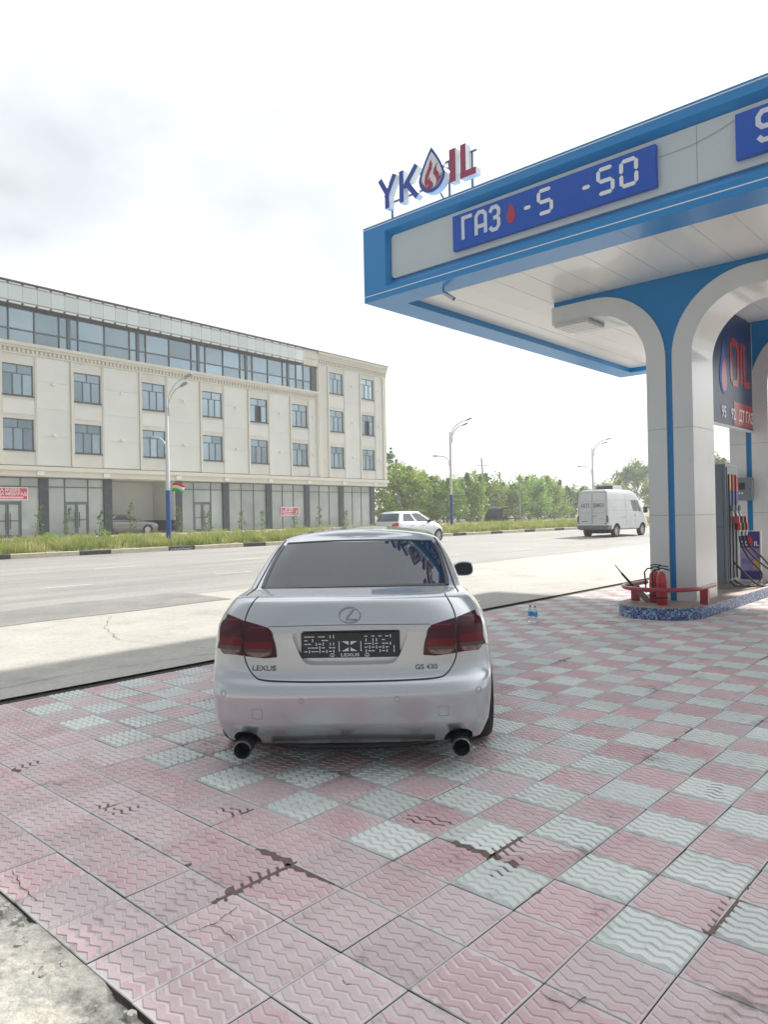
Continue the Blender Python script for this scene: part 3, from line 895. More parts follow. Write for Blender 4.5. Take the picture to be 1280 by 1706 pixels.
# ================================================================== FILLING STATION CANOPY
m_blue = pm('blue_cladding', (0.0, 0.225, 0.60), 0.28, coat=0.15, base2=(0.004, 0.24, 0.59), nscale=0.4, bump=0.03, bscale=1.6, bdist=0.05)
m_bluef = pm('blue_filler', (0.002, 0.20, 0.50), 0.35, base2=(0.004, 0.215, 0.53), nscale=0.6)
m_wline = pm('white_line', (0.8, 0.82, 0.84), 0.4)
m_sign_w = pm('white_signboard', (0.54, 0.62, 0.65), 0.35, base2=(0.58, 0.655, 0.68), nscale=0.5, dirt=((0.50, 0.55, 0.56), 1.2, 0.5, 0.8, 0.4))
m_soffit = pm('white_soffit', (0.78, 0.78, 0.765), 0.26, base2=(0.81, 0.81, 0.795), nscale=0.8, coat=0.3, objvar=0.03, bump=0.02, bscale=2.0, bdist=0.05)
m_acm = pm('white_composite', (0.66, 0.68, 0.685), 0.24, coat=0.35, dirt=((0.55, 0.55, 0.53), 0.9, 0.52, 0.8, 0.5), base2=(0.69, 0.71, 0.715), nscale=0.7, bump=0.02, bscale=1.5, bdist=0.05)
m_joint = pm('joint_grey', (0.22, 0.23, 0.24), 0.7)
m_board = pm('price_board_blue', (0.010, 0.095, 0.50), 0.40, spec=0.3)
m_digit = pm('pale_digit', (0.66, 0.72, 0.84), 0.5)
m_digit2 = pm('white_segment', (0.80, 0.84, 0.86), 0.5)
m_drop = pm('red_drop', (0.42, 0.035, 0.085), 0.45)

CX0, CX1, CY1, CY0 = 9.12, 19.27, 8.68, -10.0
CZ0, CZ1, CZC = 5.30, 6.58, 5.41
can = empty('station_canopy', ((CX0 + CX1) / 2, (CY0 + CY1) / 2, 0))
tag(can, 'blue and white filling station canopy on arched white columns at the right', 'canopy')

def fascia(axis, pos, out, a0, a1):
    """one side of the canopy: frame bands, splayed reveals and a set back white panel. axis 'x': the side stands at x = pos"""
    d = -out * 0.15                               # inwards
    th = -out * 0.28
    def bx(name, p0, p1, q0, q1, z0, z1, mt):
        p0, p1 = sorted((p0, p1))
        if axis == 'x': return box_obj(name, p0, q0, z0, p1, q1, z1, mt, can)
        return box_obj(name, q0, p0, z0, q1, p1, z1, mt, can)
    # at the corners the x-sides run through, the y-sides butt between them
    bx('fascia_band', pos, pos + th, a0, a1, 6.42, CZ1, m_blue)
    bx('fascia_band', pos, pos + th, a0, a1, CZ0, 5.48, m_blue)
    e = 0.50
    bx('fascia_end', pos, pos + th, a0, a0 + e, 5.48, 6.42, m_blue)
    bx('fascia_end', pos, pos + th, a1 - e, a1, 5.48, 6.42, m_blue)
    bx('white_line', pos + out * 0.004, pos - out * 0.01, a0 - 0.002, a1 + 0.002, 6.536, 6.549, m_wline)
    bx('white_line', pos + out * 0.004, pos - out * 0.01, a0 - 0.002, a1 + 0.002, 5.388, 5.402, m_wline)
    # splayed reveals
    zi0, zi1, b0, b1 = 5.62, 6.34, a0 + e + 0.05, a1 - e - 0.05
    P = lambda p, q, z: (p, q, z) if axis == 'x' else (q, p, z)
    mb = MB()
    o4 = [(a0 + e, 5.48), (a1 - e, 5.48), (a1 - e, 6.42), (a0 + e, 6.42)]
    i4 = [(b0, zi0), (b1, zi0), (b1, zi1), (b0, zi1)]
    for k in range(4):
        k2 = (k + 1) % 4
        mb.add([P(pos, *o4[k]), P(pos, *o4[k2]), P(pos + d, *i4[k2]), P(pos + d, *i4[k])], [(0, 1, 2, 3)])
    mb.build('reveal', m_blue, can)
    # white panel with rounded ends, standing a little proud of the reveal's foot
    r = 0.07; pts = []
    for (cx, cz, a) in ((b1 - r, zi0 + r, -90), (b1 - r, zi1 - r, 0), (b0 + r, zi1 - r, 90), (b0 + r, zi0 + r, 180)):
        for t in range(0, 91, 15):
            an = math.radians(a + t); pts.append((cx + r * math.cos(an), cz + r * math.sin(an)))
    mb = MB(); mb.prism(pts, axis, pos + d - out * 0.05, pos + d + out * 0.045)
    mb.build('signboard', m_sign_w, can, smooth=30)
    return pos + d + out * 0.045
XF = fascia('x', CX0, -1, CY0, CY1)
fascia('x', CX1, 1, CY0, CY1)
fascia('y', CY1, 1, CX0 + 0.285, CX1 - 0.285)
fascia('y', CY0, -1, CX0 + 0.285, CX1 - 0.285)
# joints of the signboard
for y in (3.12, 0.6, -2.0):
    box_obj('board_joint', XF - 0.0015, y - 0.003, 5.63, XF + 0.01, y + 0.003, 6.33, m_joint, can)
# roof deck, borders and recessed ceiling
box_obj('roof_deck', CX0 + 0.29, CY0 + 0.29, 6.35, CX1 - 0.29, CY1 - 0.29, 6.45, m_sign_w, can)
BW = 0.52
box_obj('border', CX0 + 0.002, CY0 + 0.002, CZ0 - 0.004, CX0 + BW, CY1 - 0.002, CZ0 + 0.004, m_blue, can)
box_obj('border', CX1 - BW, CY0 + 0.002, CZ0 - 0.004, CX1 - 0.002, CY1 - 0.002, CZ0 + 0.004, m_blue, can)
box_obj('border', CX0 + BW + .002, CY1 - BW, CZ0 - 0.004, CX1 - BW - .002, CY1 - 0.002, CZ0 + 0.004, m_blue, can)
box_obj('border', CX0 + BW + .002, CY0 + 0.002, CZ0 - 0.004, CX1 - BW - .002, CY0 + BW, CZ0 + 0.004, m_blue, can)
for (a, b, c, d) in ((CX0 + BW - .01, CX0 + BW, CY0 + BW, CY1 - BW), (CX1 - BW, CX1 - BW + .01, CY0 + BW, CY1 - BW), (CX0 + BW, CX1 - BW, CY1 - BW, CY1 - BW + .01), (CX0 + BW, CX1 - BW, CY0 + BW - .01, CY0 + BW)):
    box_obj('recess_side', a, c, CZ0 + 0.004, b, d, CZC + 0.02, m_blue, can)
y = CY1 - BW
while y > CY0 + BW:
    y1 = max(y - 0.522, CY0 + BW)
    box_obj('ceiling_panel', CX0 + BW + .005, y1 + 0.007, CZC + random.uniform(-.0015, .0015), CX1 - BW - .005, y - 0.0, CZC + 0.015, m_soffit, can)
    y = y1
box_obj('ceiling_backing', CX0 + BW, CY0 + BW, CZC + 0.016, CX1 - BW, CY1 - BW, CZC + 0.03, m_joint, can)
for k in range(4):
    yy = 4.1 - 2.6 * k
    box_obj('border_joint', CX0 + 0.01, yy - .003, CZ0 - .0055, CX0 + BW - .01, yy + .003, CZ0 - .003, m_joint, can)
box_obj('border_joint', CX0 + 0.02, 7.68, CZ0 - .0055, CX0 + BW - .01, 7.687, CZ0 - .003, m_joint, can)

# arched columns: two white bands curving apart, a blue filler between them
def band(cy, sg, reach, n=18):
    """2D outline (y,z) of one arch band; sg=+1 leans to +y"""
    zb, zc = 0.18, 4.10
    ri, ro = 0.90, 1.215
    v0, v1 = cy + sg * 0.053, cy + sg * 0.368
    cyc = cy + sg * (0.368 + 0.90)
    out = [(v0, zb), (v1, zb)]
    out += [(cyc - sg * ri * math.cos(t), zc + ri * math.sin(t)) for t in np.linspace(0, math.pi / 2, n)]
    out += [(cy + sg * reach, zc + ri), (cy + sg * reach, zc + ro)]
    out += [(cyc - sg * ro * math.cos(t), zc + ro * math.sin(t)) for t in np.linspace(math.pi / 2, 0, n)]
    return out
def filler(cy, reachL, reachR, n=18):
    zb, zc, ro = 0.18, 4.10, 1.215
    o = [(cy - 0.053, zb), (cy + 0.053, zb)]
    cl = cy + 1.268; cr = cy - 1.268
    o += [(cl - ro * math.cos(t), zc + ro * math.sin(t)) for t in np.linspace(0, math.pi / 2, n)]
    o += [(cy + reachL, zc + ro), (cy + reachL, CZC - 0.003), (cy - reachR, CZC - 0.003), (cy - reachR, zc + ro)]
    o += [(cr + ro * math.cos(t), zc + ro * math.sin(t)) for t in np.linspace(math.pi / 2, 0, n)]
    return o
def column(cx, cy, rl, rr):
    for sg, reach in ((1, rl), (-1, rr)):
        c = MB().prism(band(cy, sg, reach), 'x', cx, cx + 0.96).build('arch_band', m_acm, can, smooth=25)
        y0, y1 = sorted((cy + sg * 0.055, cy + sg * 0.366))
        for z in (1.55, 2.95):
            MB().box(cx - 0.002, y0, z, cx + 0.5, y1, z + 0.006).build('panel_joint', m_joint, c, wc=True)
            yy = cy + sg * 0.368
            MB().box(cx + 0.004, min(yy, yy + sg * 0.002), z, cx + 0.95, max(yy, yy + sg * 0.002), z + 0.006).build('panel_joint', m_joint, c, wc=True)
    MB().prism(filler(cy, rl - 0.03, rr - 0.0), 'x', cx + 0.035, cx + 0.925).build('arch_filler', m_bluef, can, smooth=25)
YC = 4.512
for cx in (11.82, 15.98):
    column(cx, YC, 2.08, 4.0)
    column(cx, -3.5, 4.0, 2.08)

# ------------------------------------------------------------------ things fixed to the canopy
def strokes(mb, polys, fn, w, d0, d1):
    """flat bar lettering: polylines in letter space, fn maps (a, b, depth)"""
    for si, pl in enumerate(polys):
        pl = [Vector(p) for p in pl]
        d0 = d0 + 0.0012 * si; d1 = d1 - 0.0009 * si
        L_, R_ = [], []
        n = len(pl)
        for i, p in enumerate(pl):
            d1_ = (pl[min(i + 1, n - 1)] - pl[min(i, n - 2)]).normalized()
            d0_ = (pl[max(i, 1)] - pl[max(i - 1, 0)]).normalized()
            nn = (Vector((-d0_.y, d0_.x)) + Vector((-d1_.y, d1_.x)))
            nn.normalize()
            k = 1 / max(0.5, nn.dot(Vector((-d1_.y, d1_.x))))
            L_.append(p + nn * w / 2 * k); R_.append(p - nn * w / 2 * k)
        out = L_ + R_[::-1]
        vs = [fn(p.x, p.y, d0) for p in out] + [fn(p.x, p.y, d1) for p in out]
        m = len(out); N_ = n
        fs = []
        for i in range(N_ - 1):
            a, b, c, d = i, i + 1, m - 2 - i, m - 1 - i
            fs.append((a, b, c, d)); fs.append((m + d, m + c, m + b, m + a))
        for i in range(m):
            fs.append((i, (i + 1) % m, m + (i + 1) % m, m + i))
        mb.add(vs, fs)
def drop_outline(h, w, n=28):
    """tear drop: pointed top, round foot; origin at the foot"""
    r = w / 2; pts = []
    for i in range(n + 1):
        t = math.pi * (-0.5 + i / n)                 # foot to top along the right side
        f_ = i / n
        z = h * f_
        k = math.sin(math.pi * min(1, f_ * 0.5 / 0.36) ) if f_ < 0.36 else 1
        if f_ <= 0.36:
            q = math.sqrt(max(0, 1 - ((0.36 - f_) / 0.36) ** 2))
        else:
            q = ((1 - f_) / 0.64) ** 0.85 * (1 + 0.28 * (f_ - 0.36) / 0.64 * (1 - f_) * 2)
        pts.append((r * q, z))
    return pts + [(-a, b) for a, b in pts[-2:0:-1]]
def hexseg(a, b, w):
    """seven segment bar from a to b"""
    a, b = Vector(a), Vector(b); d = (b - a).normalized(); n = Vector((-d.y, d.x)) * w / 2
    return [a + d * 0.006, a + d * (w * .55) + n, b - d * (w * .55) + n, b - d * 0.006, b - d * (w * .55) - n, a + d * (w * .55) - n]
SEGS = {'0': 'abcdef', '1': 'bc', '2': 'abged', '3': 'abgcd', '4': 'fgbc', '5': 'afgcd', '9': 'abcdfg', '-': 'g'}
def seven(ch, x, z, w, h):
    P = {'a': ((x, z + h), (x + w, z + h)), 'b': ((x + w, z + h), (x + w, z + h / 2)), 'c': ((x + w, z + h / 2), (x + w, z)), 'd': ((x, z), (x + w, z)),
         'e': ((x, z + h / 2), (x, z)), 'f': ((x, z + h), (x, z + h / 2)), 'g': ((x, z + h / 2), (x + w, z + h / 2))}
    return [hexseg(*P[s], 0.052) for s in SEGS[ch]]

def price_board(y_left, y_right, z0, z1, name_label, glyphs, digits, drop):
    e = empty('price_board', (XF, (y_left + y_right) / 2, z0))
    tag(e, name_label, 'price board', 'price boards on the canopy front')
    box_obj('panel', XF - 0.075, y_right, z0, XF - 0.002, y_left, z1, m_board, e, bevel=0.004)
    fx = XF - 0.0755
    fn = lambda a, b, d: (fx - d, y_left - a, z0 + b)
    for pl in glyphs:
        mb = MB(); strokes(mb, pl, fn, 0.056, 0.006, -0.001); mb.build('letter', m_digit, e)
    for seg in digits:
        mb = MB()
        for hx in seg:
            n = len(hx)
            mb.add([fn(p.x, p.y, 0.008) for p in hx] + [fn(p.x, p.y, -0.001) for p in hx], [tuple(range(n)), tuple(range(n, 2 * n))] + [(i, (i + 1) % n, n + (i + 1) % n, n + i) for i in range(n)])
        mb.build('digit', m_digit2, e)
    if drop:
        a, b = drop
        pts = drop_outline(0.30, 0.155)
        n = len(pts)
        mb = MB(); mb.add([fn(a + p[0], b + p[1], 0.007) for p in pts] + [fn(a + p[0], b + p[1], -0.001) for p in pts], [tuple(range(n)), tuple(range(n, 2 * n))] + [(i, (i + 1) % n, n + (i + 1) % n, n + i) for i in range(n)])
        mb.build('drop', m_drop, e)
    return e
zb = 0.13; ht = 0.33
gG = [[(0.20, zb), (0.20, zb + ht), (0.37, zb + ht)]]
gA = [[(0.445, zb), (0.445, zb + ht - 0.05), (0.49, zb + ht), (0.57, zb + ht), (0.615, zb + ht - 0.05), (0.615, zb)], [(0.47, zb + 0.12), (0.59, zb + 0.12)]]
gZ = [[(0.695, zb + ht - 0.06), (0.735, zb + ht), (0.81, zb + ht), (0.85, zb + ht - 0.05), (0.85, zb + 0.215), (0.815, zb + 0.175), (0.755, zb + 0.175)],
      [(0.815, zb + 0.175), (0.85, zb + 0.135), (0.85, zb + 0.05), (0.81, zb), (0.735, zb), (0.695, zb + 0.05)]]
price_board(6.79, 3.60, 5.715, 6.255, 'long blue price board with red drop and digits on the canopy front', [gG, gA, gZ],
            [seven('-', 1.27, 0.15, 0.13, 0.27), seven('5', 1.52, 0.13, 0.20, 0.32), seven('-', 2.18, 0.15, 0.13, 0.27), seven('5', 2.42, 0.13, 0.20, 0.32), seven('0', 2.74, 0.13, 0.20, 0.32)], (1.06, 0.14))
g9 = [[(0.42, zb + 0.155), (0.29, zb + 0.155), (0.25, zb + 0.20), (0.25, zb + ht - 0.05), (0.29, zb + ht), (0.40, zb + ht), (0.44, zb + ht - 0.05), (0.44, zb + 0.05), (0.40, zb), (0.29, zb), (0.25, zb + 0.05)]]
g5 = [[(0.72, zb + ht), (0.54, zb + ht), (0.54, zb + 0.19), (0.68, zb + 0.19), (0.72, zb + 0.15), (0.72, zb + 0.05), (0.68, zb), (0.54, zb)]]
price_board(2.655, -0.5, 5.72, 6.255, 'blue price board cut off by the right picture edge', [g9, g5], [seven('-', 1.27, 0.15, 0.13, 0.27), seven('9', 1.52, 0.13, 0.20, 0.32)], (1.02, 0.14))
# sagging cable across the signboard
mb = MB(); pts = [(XF - 0.012, 3.58 - 0.93 * t, 6.10 + 0.13 * t - 0.05 * math.sin(math.pi * t)) for t in np.linspace(0, 1, 14)]
tag(mb.tube(pts, 0.0028, 5).build('cable', m_joint), 'thin grey cable hanging between the two price boards', 'cable')

# roof sign: Y K drop I L on a light frame
m_sb = pm('sign_blue', (0.02, 0.075, 0.42), 0.35); m_sr = pm('sign_red', (0.38, 0.045, 0.115), 0.4)
m_ret = pm('sign_return', (0.72, 0.76, 0.80), 0.4); m_rod = pm('grey_rod', (0.13, 0.20, 0.24), 0.6)
XS = 9.20
sg = empty('roof_sign', (XS, 7.4, 6.63)); tag(sg, 'blue and red lettering with a flame drop standing on the canopy roof edge', 'sign')
def letter(name, polys, y0, z0, w, face, depth=0.13):
    """polys in (a to the right, b up); front at x = XS"""
    fn = lambda a, b, d: (XS + d, y0 - a, z0 + b)
    mb = MB(); strokes(mb, polys, fn, w, -0.004, 0.0); o = mb.build(name, face, sg)
    mb = MB(); strokes(mb, polys, fn, w, 0.0, depth); mb.build('letter_return', m_ret, o)
ZL = 6.82
letter('letter_y', [[(0.045, 0.52), (0.205, 0.25)], [(0.375, 0.52), (0.175, 0.18)], [(0.20, 0.27), (0.20, 0.0)]], 8.385, ZL, 0.092, m_sb)
letter('letter_k', [[(0.045, 0.0), (0.045, 0.52)], [(0.37, 0.52), (0.10, 0.22)], [(0.15, 0.29), (0.375, 0.0)]], 7.905, ZL, 0.092, m_sb)
letter('letter_i', [[(0.06, 0.0), (0.06, 0.515)]], 6.865, ZL, 0.118, m_sr)
letter('letter_l', [[(0.058, 0.515), (0.058, 0.0)], [(0.0, 0.045), (0.295, 0.045)]], 6.658, ZL, 0.10, m_sr)
# flame drop
YD, ZD = 7.215, 6.785
pts = drop_outline(0.72, 0.53)
def poly_plate(name, pts2, x0, x1, mt, parent):
    n = len(pts2); mb = MB()
    mb.add([(x0, YD - a, ZD + b) for a, b in pts2] + [(x1, YD - a, ZD + b) for a, b in pts2], [tuple(range(n)), tuple(range(n, 2 * n))] + [(i, (i + 1) % n, n + (i + 1) % n, n + i) for i in range(n)])
    return mb.build(name, mt, parent)
dr = poly_plate('drop_body', pts, XS + 0.0, XS + 0.13, m_ret, sg)
inner = [(a * 0.80, 0.062 + b * 0.815) for a, b in pts]
poly_plate('drop_field', inner, XS - 0.006, XS - 0.001, pm('sign_white', (0.80, 0.80, 0.82), 0.4), dr)
n = len(pts); mb = MB()
mb.add([(XS - 0.008, YD - a, ZD + b) for a, b in pts] + [(XS - 0.008, YD - a, ZD + b) for a, b in inner] + [(XS - 0.0, YD - a, ZD + b) for a, b in pts] + [(XS - 0.0, YD - a, ZD + b) for a, b in inner],
       [(i, (i + 1) % n, n + (i + 1) % n, n + i) for i in range(n)] + [(i, (i + 1) % n, 2 * n + (i + 1) % n, 2 * n + i) for i in range(n)] + [(n + i, n + (i + 1) % n, 3 * n + (i + 1) % n, 3 * n + i) for i in range(n)])
mb.build('drop_rim', m_sb, dr)
flames = [[(-0.02, 0.53), (-0.06, 0.42), (-0.13, 0.30), (-0.15, 0.20), (-0.12, 0.11), (-0.07, 0.165), (-0.075, 0.25), (-0.03, 0.33), (0.0, 0.37), (0.015, 0.45)],
          [(-0.19, 0.22), (-0.17, 0.13), (-0.12, 0.08), (-0.02, 0.055), (0.03, 0.09), (0.02, 0.15), (-0.03, 0.20), (-0.035, 0.26), (-0.075, 0.21), (-0.07, 0.14), (-0.11, 0.10), (-0.15, 0.15)],
          [(0.13, 0.45), (0.05, 0.37), (0.03, 0.29), (0.08, 0.22), (0.10, 0.15), (0.06, 0.08), (0.13, 0.12), (0.19, 0.19), (0.19, 0.26), (0.155, 0.20), (0.145, 0.27), (0.10, 0.33), (0.10, 0.39)]]
for fl_ in flames:
    o = poly_plate('flame', fl_, XS - 0.010, XS - 0.0065, m_sr, dr)
mb = MB()
for z in (ZL + 0.13, ZL + 0.42):
    mb.box(XS + 0.135, 6.45, z, XS + 0.16, 8.32, z + 0.025)
mb.build('rail', m_rod, sg)
for y in (8.20, 6.535, 6.98):
    box_obj('post', XS + 0.135, y - 0.014, 6.45, XS + 0.162, y + 0.014, 7.26, m_rod, sg)
MB().tube([(XS + 0.14, 7.18, 6.85), (XS + 0.35, 7.05, 6.45)], 0.02, 6).build('brace', pm('sign_brace', (0.45, 0.40, 0.34), 0.6), sg)
for y in (8.29, 6.60):
    box_obj('foot', XS + 0.02, y - 0.03, 6.445, XS + 0.10, y + 0.03, 6.63, m_rod, sg)

# small camera under the border, square ceiling lamp
m_cam = pm('camera_grey', (0.55, 0.57, 0.58), 0.4)
cc = empty('security_camera', (9.42, 7.2, 5.295)); tag(cc, 'small grey security camera hanging under the front canopy border', 'camera')
MB().tube([(9.42, 7.2, 5.297), (9.42, 7.2, 5.24), (9.47, 7.14, 5.19)], 0.016, 8).build('bracket', m_blue, cc, smooth=40)
mb = MB(); mb.tube([(9.45, 7.20, 5.22), (9.53, 7.08, 5.12)], [0.035, 0.035], 12); mb.build('housing', m_cam, cc, smooth=40)
MB().tube([(9.531, 7.0785, 5.1188), (9.538, 7.068, 5.110)], [0.03, 0.03], 12).build('lens', m_dark, cc, smooth=40)
m_lens = pm('lamp_lens', (0.78, 0.78, 0.76), 0.35)
for k, (x, y) in enumerate(((11.76, 5.86), (11.76, -1.2))):
    ZL_ = 4.999
    l = empty('ceiling_lamp', (x + .35, y + .35, ZL_))
    tag(l, ('square flat white lamp fixed under the short arch tip', 'square flat white lamp under the long arch past the right picture edge')[k], 'lamp', 'canopy ceiling lamps')
    box_obj('housing', x, y, ZL_ - 0.06, x + 0.64, y + 0.66, ZL_ - 0.002, m_cam, l, bevel=0.01)
    box_obj('lens', x + 0.03, y + 0.03, ZL_ - 0.07, x + 0.61, y + 0.63, ZL_ - 0.061, m_lens, l)
    for q_ in range(4):
        box_obj('grille_bar', x + 0.13 + q_ * 0.12, y + 0.03, ZL_ - 0.075, x + 0.145 + q_ * 0.12, y + 0.63, ZL_ - 0.0705, m_cam, l)

# hanging brand panel between the two arches
m_pan = pm('navy_panel', (0.018, 0.034, 0.11), 0.32, coat=0.0, spec=0.25, base2=(0.022, 0.042, 0.13), nscale=0.5)
m_pred = pm('panel_red', (0.34, 0.03, 0.035), 0.25, spec=0.3)
m_pwht = pm('panel_white', (0.72, 0.72, 0.74), 0.3)
pn = empty('brand_panel', (14.4, 4.45, 3.2)); tag(pn, 'glossy navy panel with red lettering hanging between the two white arches', 'sign')
box_obj('panel', 12.80, 4.42, 3.20, 15.97, 4.50, 5.37, m_pan, pn)
box_obj('edge_trim', 12.79, 4.415, 3.17, 15.972, 4.505, 3.199, m_cam, pn)
box_obj('edge_trim', 15.945, 4.414, 3.2, 15.975, 4.419, 5.37, m_cam, pn)
box_obj('red_band', 14.75, 4.414, 3.23, 15.94, 4.4185, 3.68, m_pred, pn)
fn = lambda a, b, d: (a, 4.419 - d, b)
mb = MB(); strokes(mb, [[(14.72, 4.05), (14.66, 4.15), (14.66, 4.70), (14.74, 4.82), (14.98, 4.82), (15.06, 4.70), (15.06, 4.15), (14.98, 4.03), (14.72, 4.03)]], fn, 0.13, 0.006, 0.0); mb.build('letter_o', m_pred, pn)
mb = MB(); strokes(mb, [[(15.26, 4.05), (15.26, 4.85)]], fn, 0.13, 0.006, 0.0); mb.build('letter_i', m_pred, pn)
mb = MB(); strokes(mb, [[(15.46, 4.88), (15.46, 4.09), (15.80, 4.09)]], fn, 0.13, 0.006, 0.0); mb.build('letter_l', m_pred, pn)
pts = drop_outline(0.98, 0.46); n = len(pts)
mb = MB(); mb.add([(14.22 + a, 4.411, 3.75 + b) for a, b in pts] + [(14.22 + a, 4.4195, 3.75 + b) for a, b in pts], [tuple(range(n)), tuple(range(n, 2 * n))] + [(i, (i + 1) % n, n + (i + 1) % n, n + i) for i in range(n)])
mb.build('drop', m_board, pn)
mb = MB(); mb.add([(14.22 + a * .7, 4.407, 3.80 + b * .74) for a, b in pts] + [(14.22 + a * .7, 4.4105, 3.80 + b * .74) for a, b in pts], [tuple(range(n)), tuple(range(n, 2 * n))] + [(i, (i + 1) % n, n + (i + 1) % n, n + i) for i in range(n)])
mb.build('flame', m_pred, pn)
for s_, cx in (('95', 14.18), ('92', 14.72), ('ДТ', 15.22), ('ГАЗ', 15.72)):
    mb = MB(); map_text(mb, text_mesh(s_, 0.30, 0, bold=0.006, xscale=0.85), lambda v: (cx + v[0], 4.411, 3.33 + v[1])); mb.build('lettering', m_pwht, pn)

# ================================================================== PUMP ISLAND AND WHAT STANDS ON IT
m_top = pm('island_top', (0.30, 0.22, 0.20), 0.6, base2=(0.36, 0.30, 0.27), nscale=3, bump=0.3, bscale=40)
def mosaic():
    mt = bpy.data.materials.new('blue_mosaic'); mt.use_nodes = True
    N, L = mt.node_tree.nodes, mt.node_tree.links; b = N['Principled BSDF']
    uv = N.new('ShaderNodeUVMap')
    dv = N.new('ShaderNodeVectorMath'); dv.operation = 'SCALE'; dv.inputs['Scale'].default_value = 1 / 0.027
    L.new(uv.outputs[0], dv.inputs[0])
    fl = N.new('ShaderNodeVectorMath'); fl.operation = 'FLOOR'; L.new(dv.outputs[0], fl.inputs[0])
    fr = N.new('ShaderNodeVectorMath'); fr.operation = 'FRACTION'; L.new(dv.outputs[0], fr.inputs[0])
    w = N.new('ShaderNodeTexWhiteNoise'); w.noise_dimensions = '2D'; L.new(fl.outputs[0], w.inputs['Vector'])
    cr = N.new('ShaderNodeValToRGB'); cr.color_ramp.interpolation = 'CONSTANT'
    E_ = cr.color_ramp.elements
    E_[0].position = 0; E_[0].color = (0.012, 0.035, 0.19, 1)
    E_[1].position = 0.25; E_[1].color = (0.03, 0.10, 0.34, 1)
    for p, c in ((0.45, (0.07, 0.20, 0.46, 1)), (0.65, (0.17, 0.33, 0.52, 1)), (0.82, (0.36, 0.48, 0.55, 1)), (0.93, (0.02, 0.02, 0.11, 1))):
        e = E_.new(p); e.color = c
    L.new(w.outputs['Value'], cr.inputs['Fac'])
    sp = N.new('ShaderNodeSeparateXYZ'); L.new(fr.outputs[0], sp.inputs[0])
    def gt(o):
        a = N.new('ShaderNodeMath'); a.operation = 'GREATER_THAN'; a.inputs[1].default_value = 0.10; L.new(o, a.inputs[0]); return a.outputs[0]
    mu = N.new('ShaderNodeMath'); mu.operation = 'MULTIPLY'; L.new(gt(sp.outputs[0]), mu.inputs[0]); L.new(gt(sp.outputs[1]), mu.inputs[1])
    mx = N.new('ShaderNodeMix'); mx.data_type = 'RGBA'; mx.inputs[6].default_value = (0.30, 0.31, 0.32, 1)
    L.new(mu.outputs[0], mx.inputs['Factor']); L.new(cr.outputs['Color'], mx.inputs[7]); L.new(mx.outputs[2], b.inputs['Base Color'])
    bp = N.new('ShaderNodeBump'); bp.inputs['Strength'].default_value = 0.6; bp.inputs['Distance'].default_value = 0.002
    L.new(mu.outputs[0], bp.inputs['Height']); L.new(bp.outputs[0], b.inputs['Normal'])
    b.inputs['Roughness'].default_value = 0.22
    return mt
m_mos = mosaic()
# outline: rounded ends along x, straight flanks
IC = 4.53; HW = 0.66; X0, X1 = 11.45, 17.6
out = []
for t in np.linspace(-math.pi / 2, math.pi / 2, 25):
    out.append((X1 + 0.62 * math.cos(t), IC + HW * math.sin(t)))
for t in np.linspace(math.pi / 2, 3 * math.pi / 2, 25):
    out.append((X0 + 0.72 * math.cos(t), IC + HW * math.sin(t)))
isl = empty('pump_island', (14.5, IC, 0)); tag(isl, 'raised pump island with blue mosaic sides under the arches', 'island')
n = len(out); me = bpy.data.meshes.new('mosaic_side')
vs = [(x, y, -0.03) for x, y in out] + [(x, y, 0.18) for x, y in out]
me.from_pydata(vs, [], [(i, (i + 1) % n, n + (i + 1) % n, n + i) for i in range(n)])
uvl = me.uv_layers.new(name='UVMap'); s = 0; S = [0]
for i in range(n):
    a, b = Vector(out[i]), Vector(out[(i + 1) % n]); S.append(S[-1] + (b - a).length)
for pi, p in enumerate(me.polygons):
    for li, uvv in zip(p.loop_indices, ((S[pi], -0.03), (S[pi + 1], -0.03), (S[pi + 1], 0.18), (S[pi], 0.18))):
        uvl.data[li].uv = uvv
me.materials.append(m_mos); me.polygons.foreach_set('use_smooth', [True] * n); me.set_sharp_from_angle(angle=math.radians(40)); me.update()
link('mosaic_side', me, isl, True)
mb = MB(); mb.add([(x, y, 0.1795) for x, y in out], [tuple(range(n))]); mb.build('top', m_top, isl)

m_rail = pm('red_rail_paint', (0.40, 0.03, 0.05), 0.35, coat=0.3, base2=(0.30, 0.03, 0.045), nscale=4, dirt=((0.22, 0.10, 0.09), 9, 0.55, 0.8, 0.6))
gr = empty('guard_rail', (11.3, IC, 0.18)); tag(gr, 'red tubular guard rail curving round the end of the pump island', 'rail')
pth = [(12.02, IC + 0.50, 0.44)] + [(11.50 + 0.68 * math.cos(t), IC + 0.60 * math.sin(t), 0.44) for t in np.linspace(math.pi / 2 + .25, 3 * math.pi / 2 - .12, 26)] + [(12.0, IC - 0.60, 0.45)]
MB().tube(pth, 0.033, 12).build('bar', m_rail, gr, smooth=50)
for x, y in ((11.55, IC + 0.50), (11.62, IC - 0.57)):
    MB().box(x - 0.03, y - 0.06, 0.18, x + 0.05, y + 0.06, 0.425).build('post', m_rail, gr, bevel=0.006)

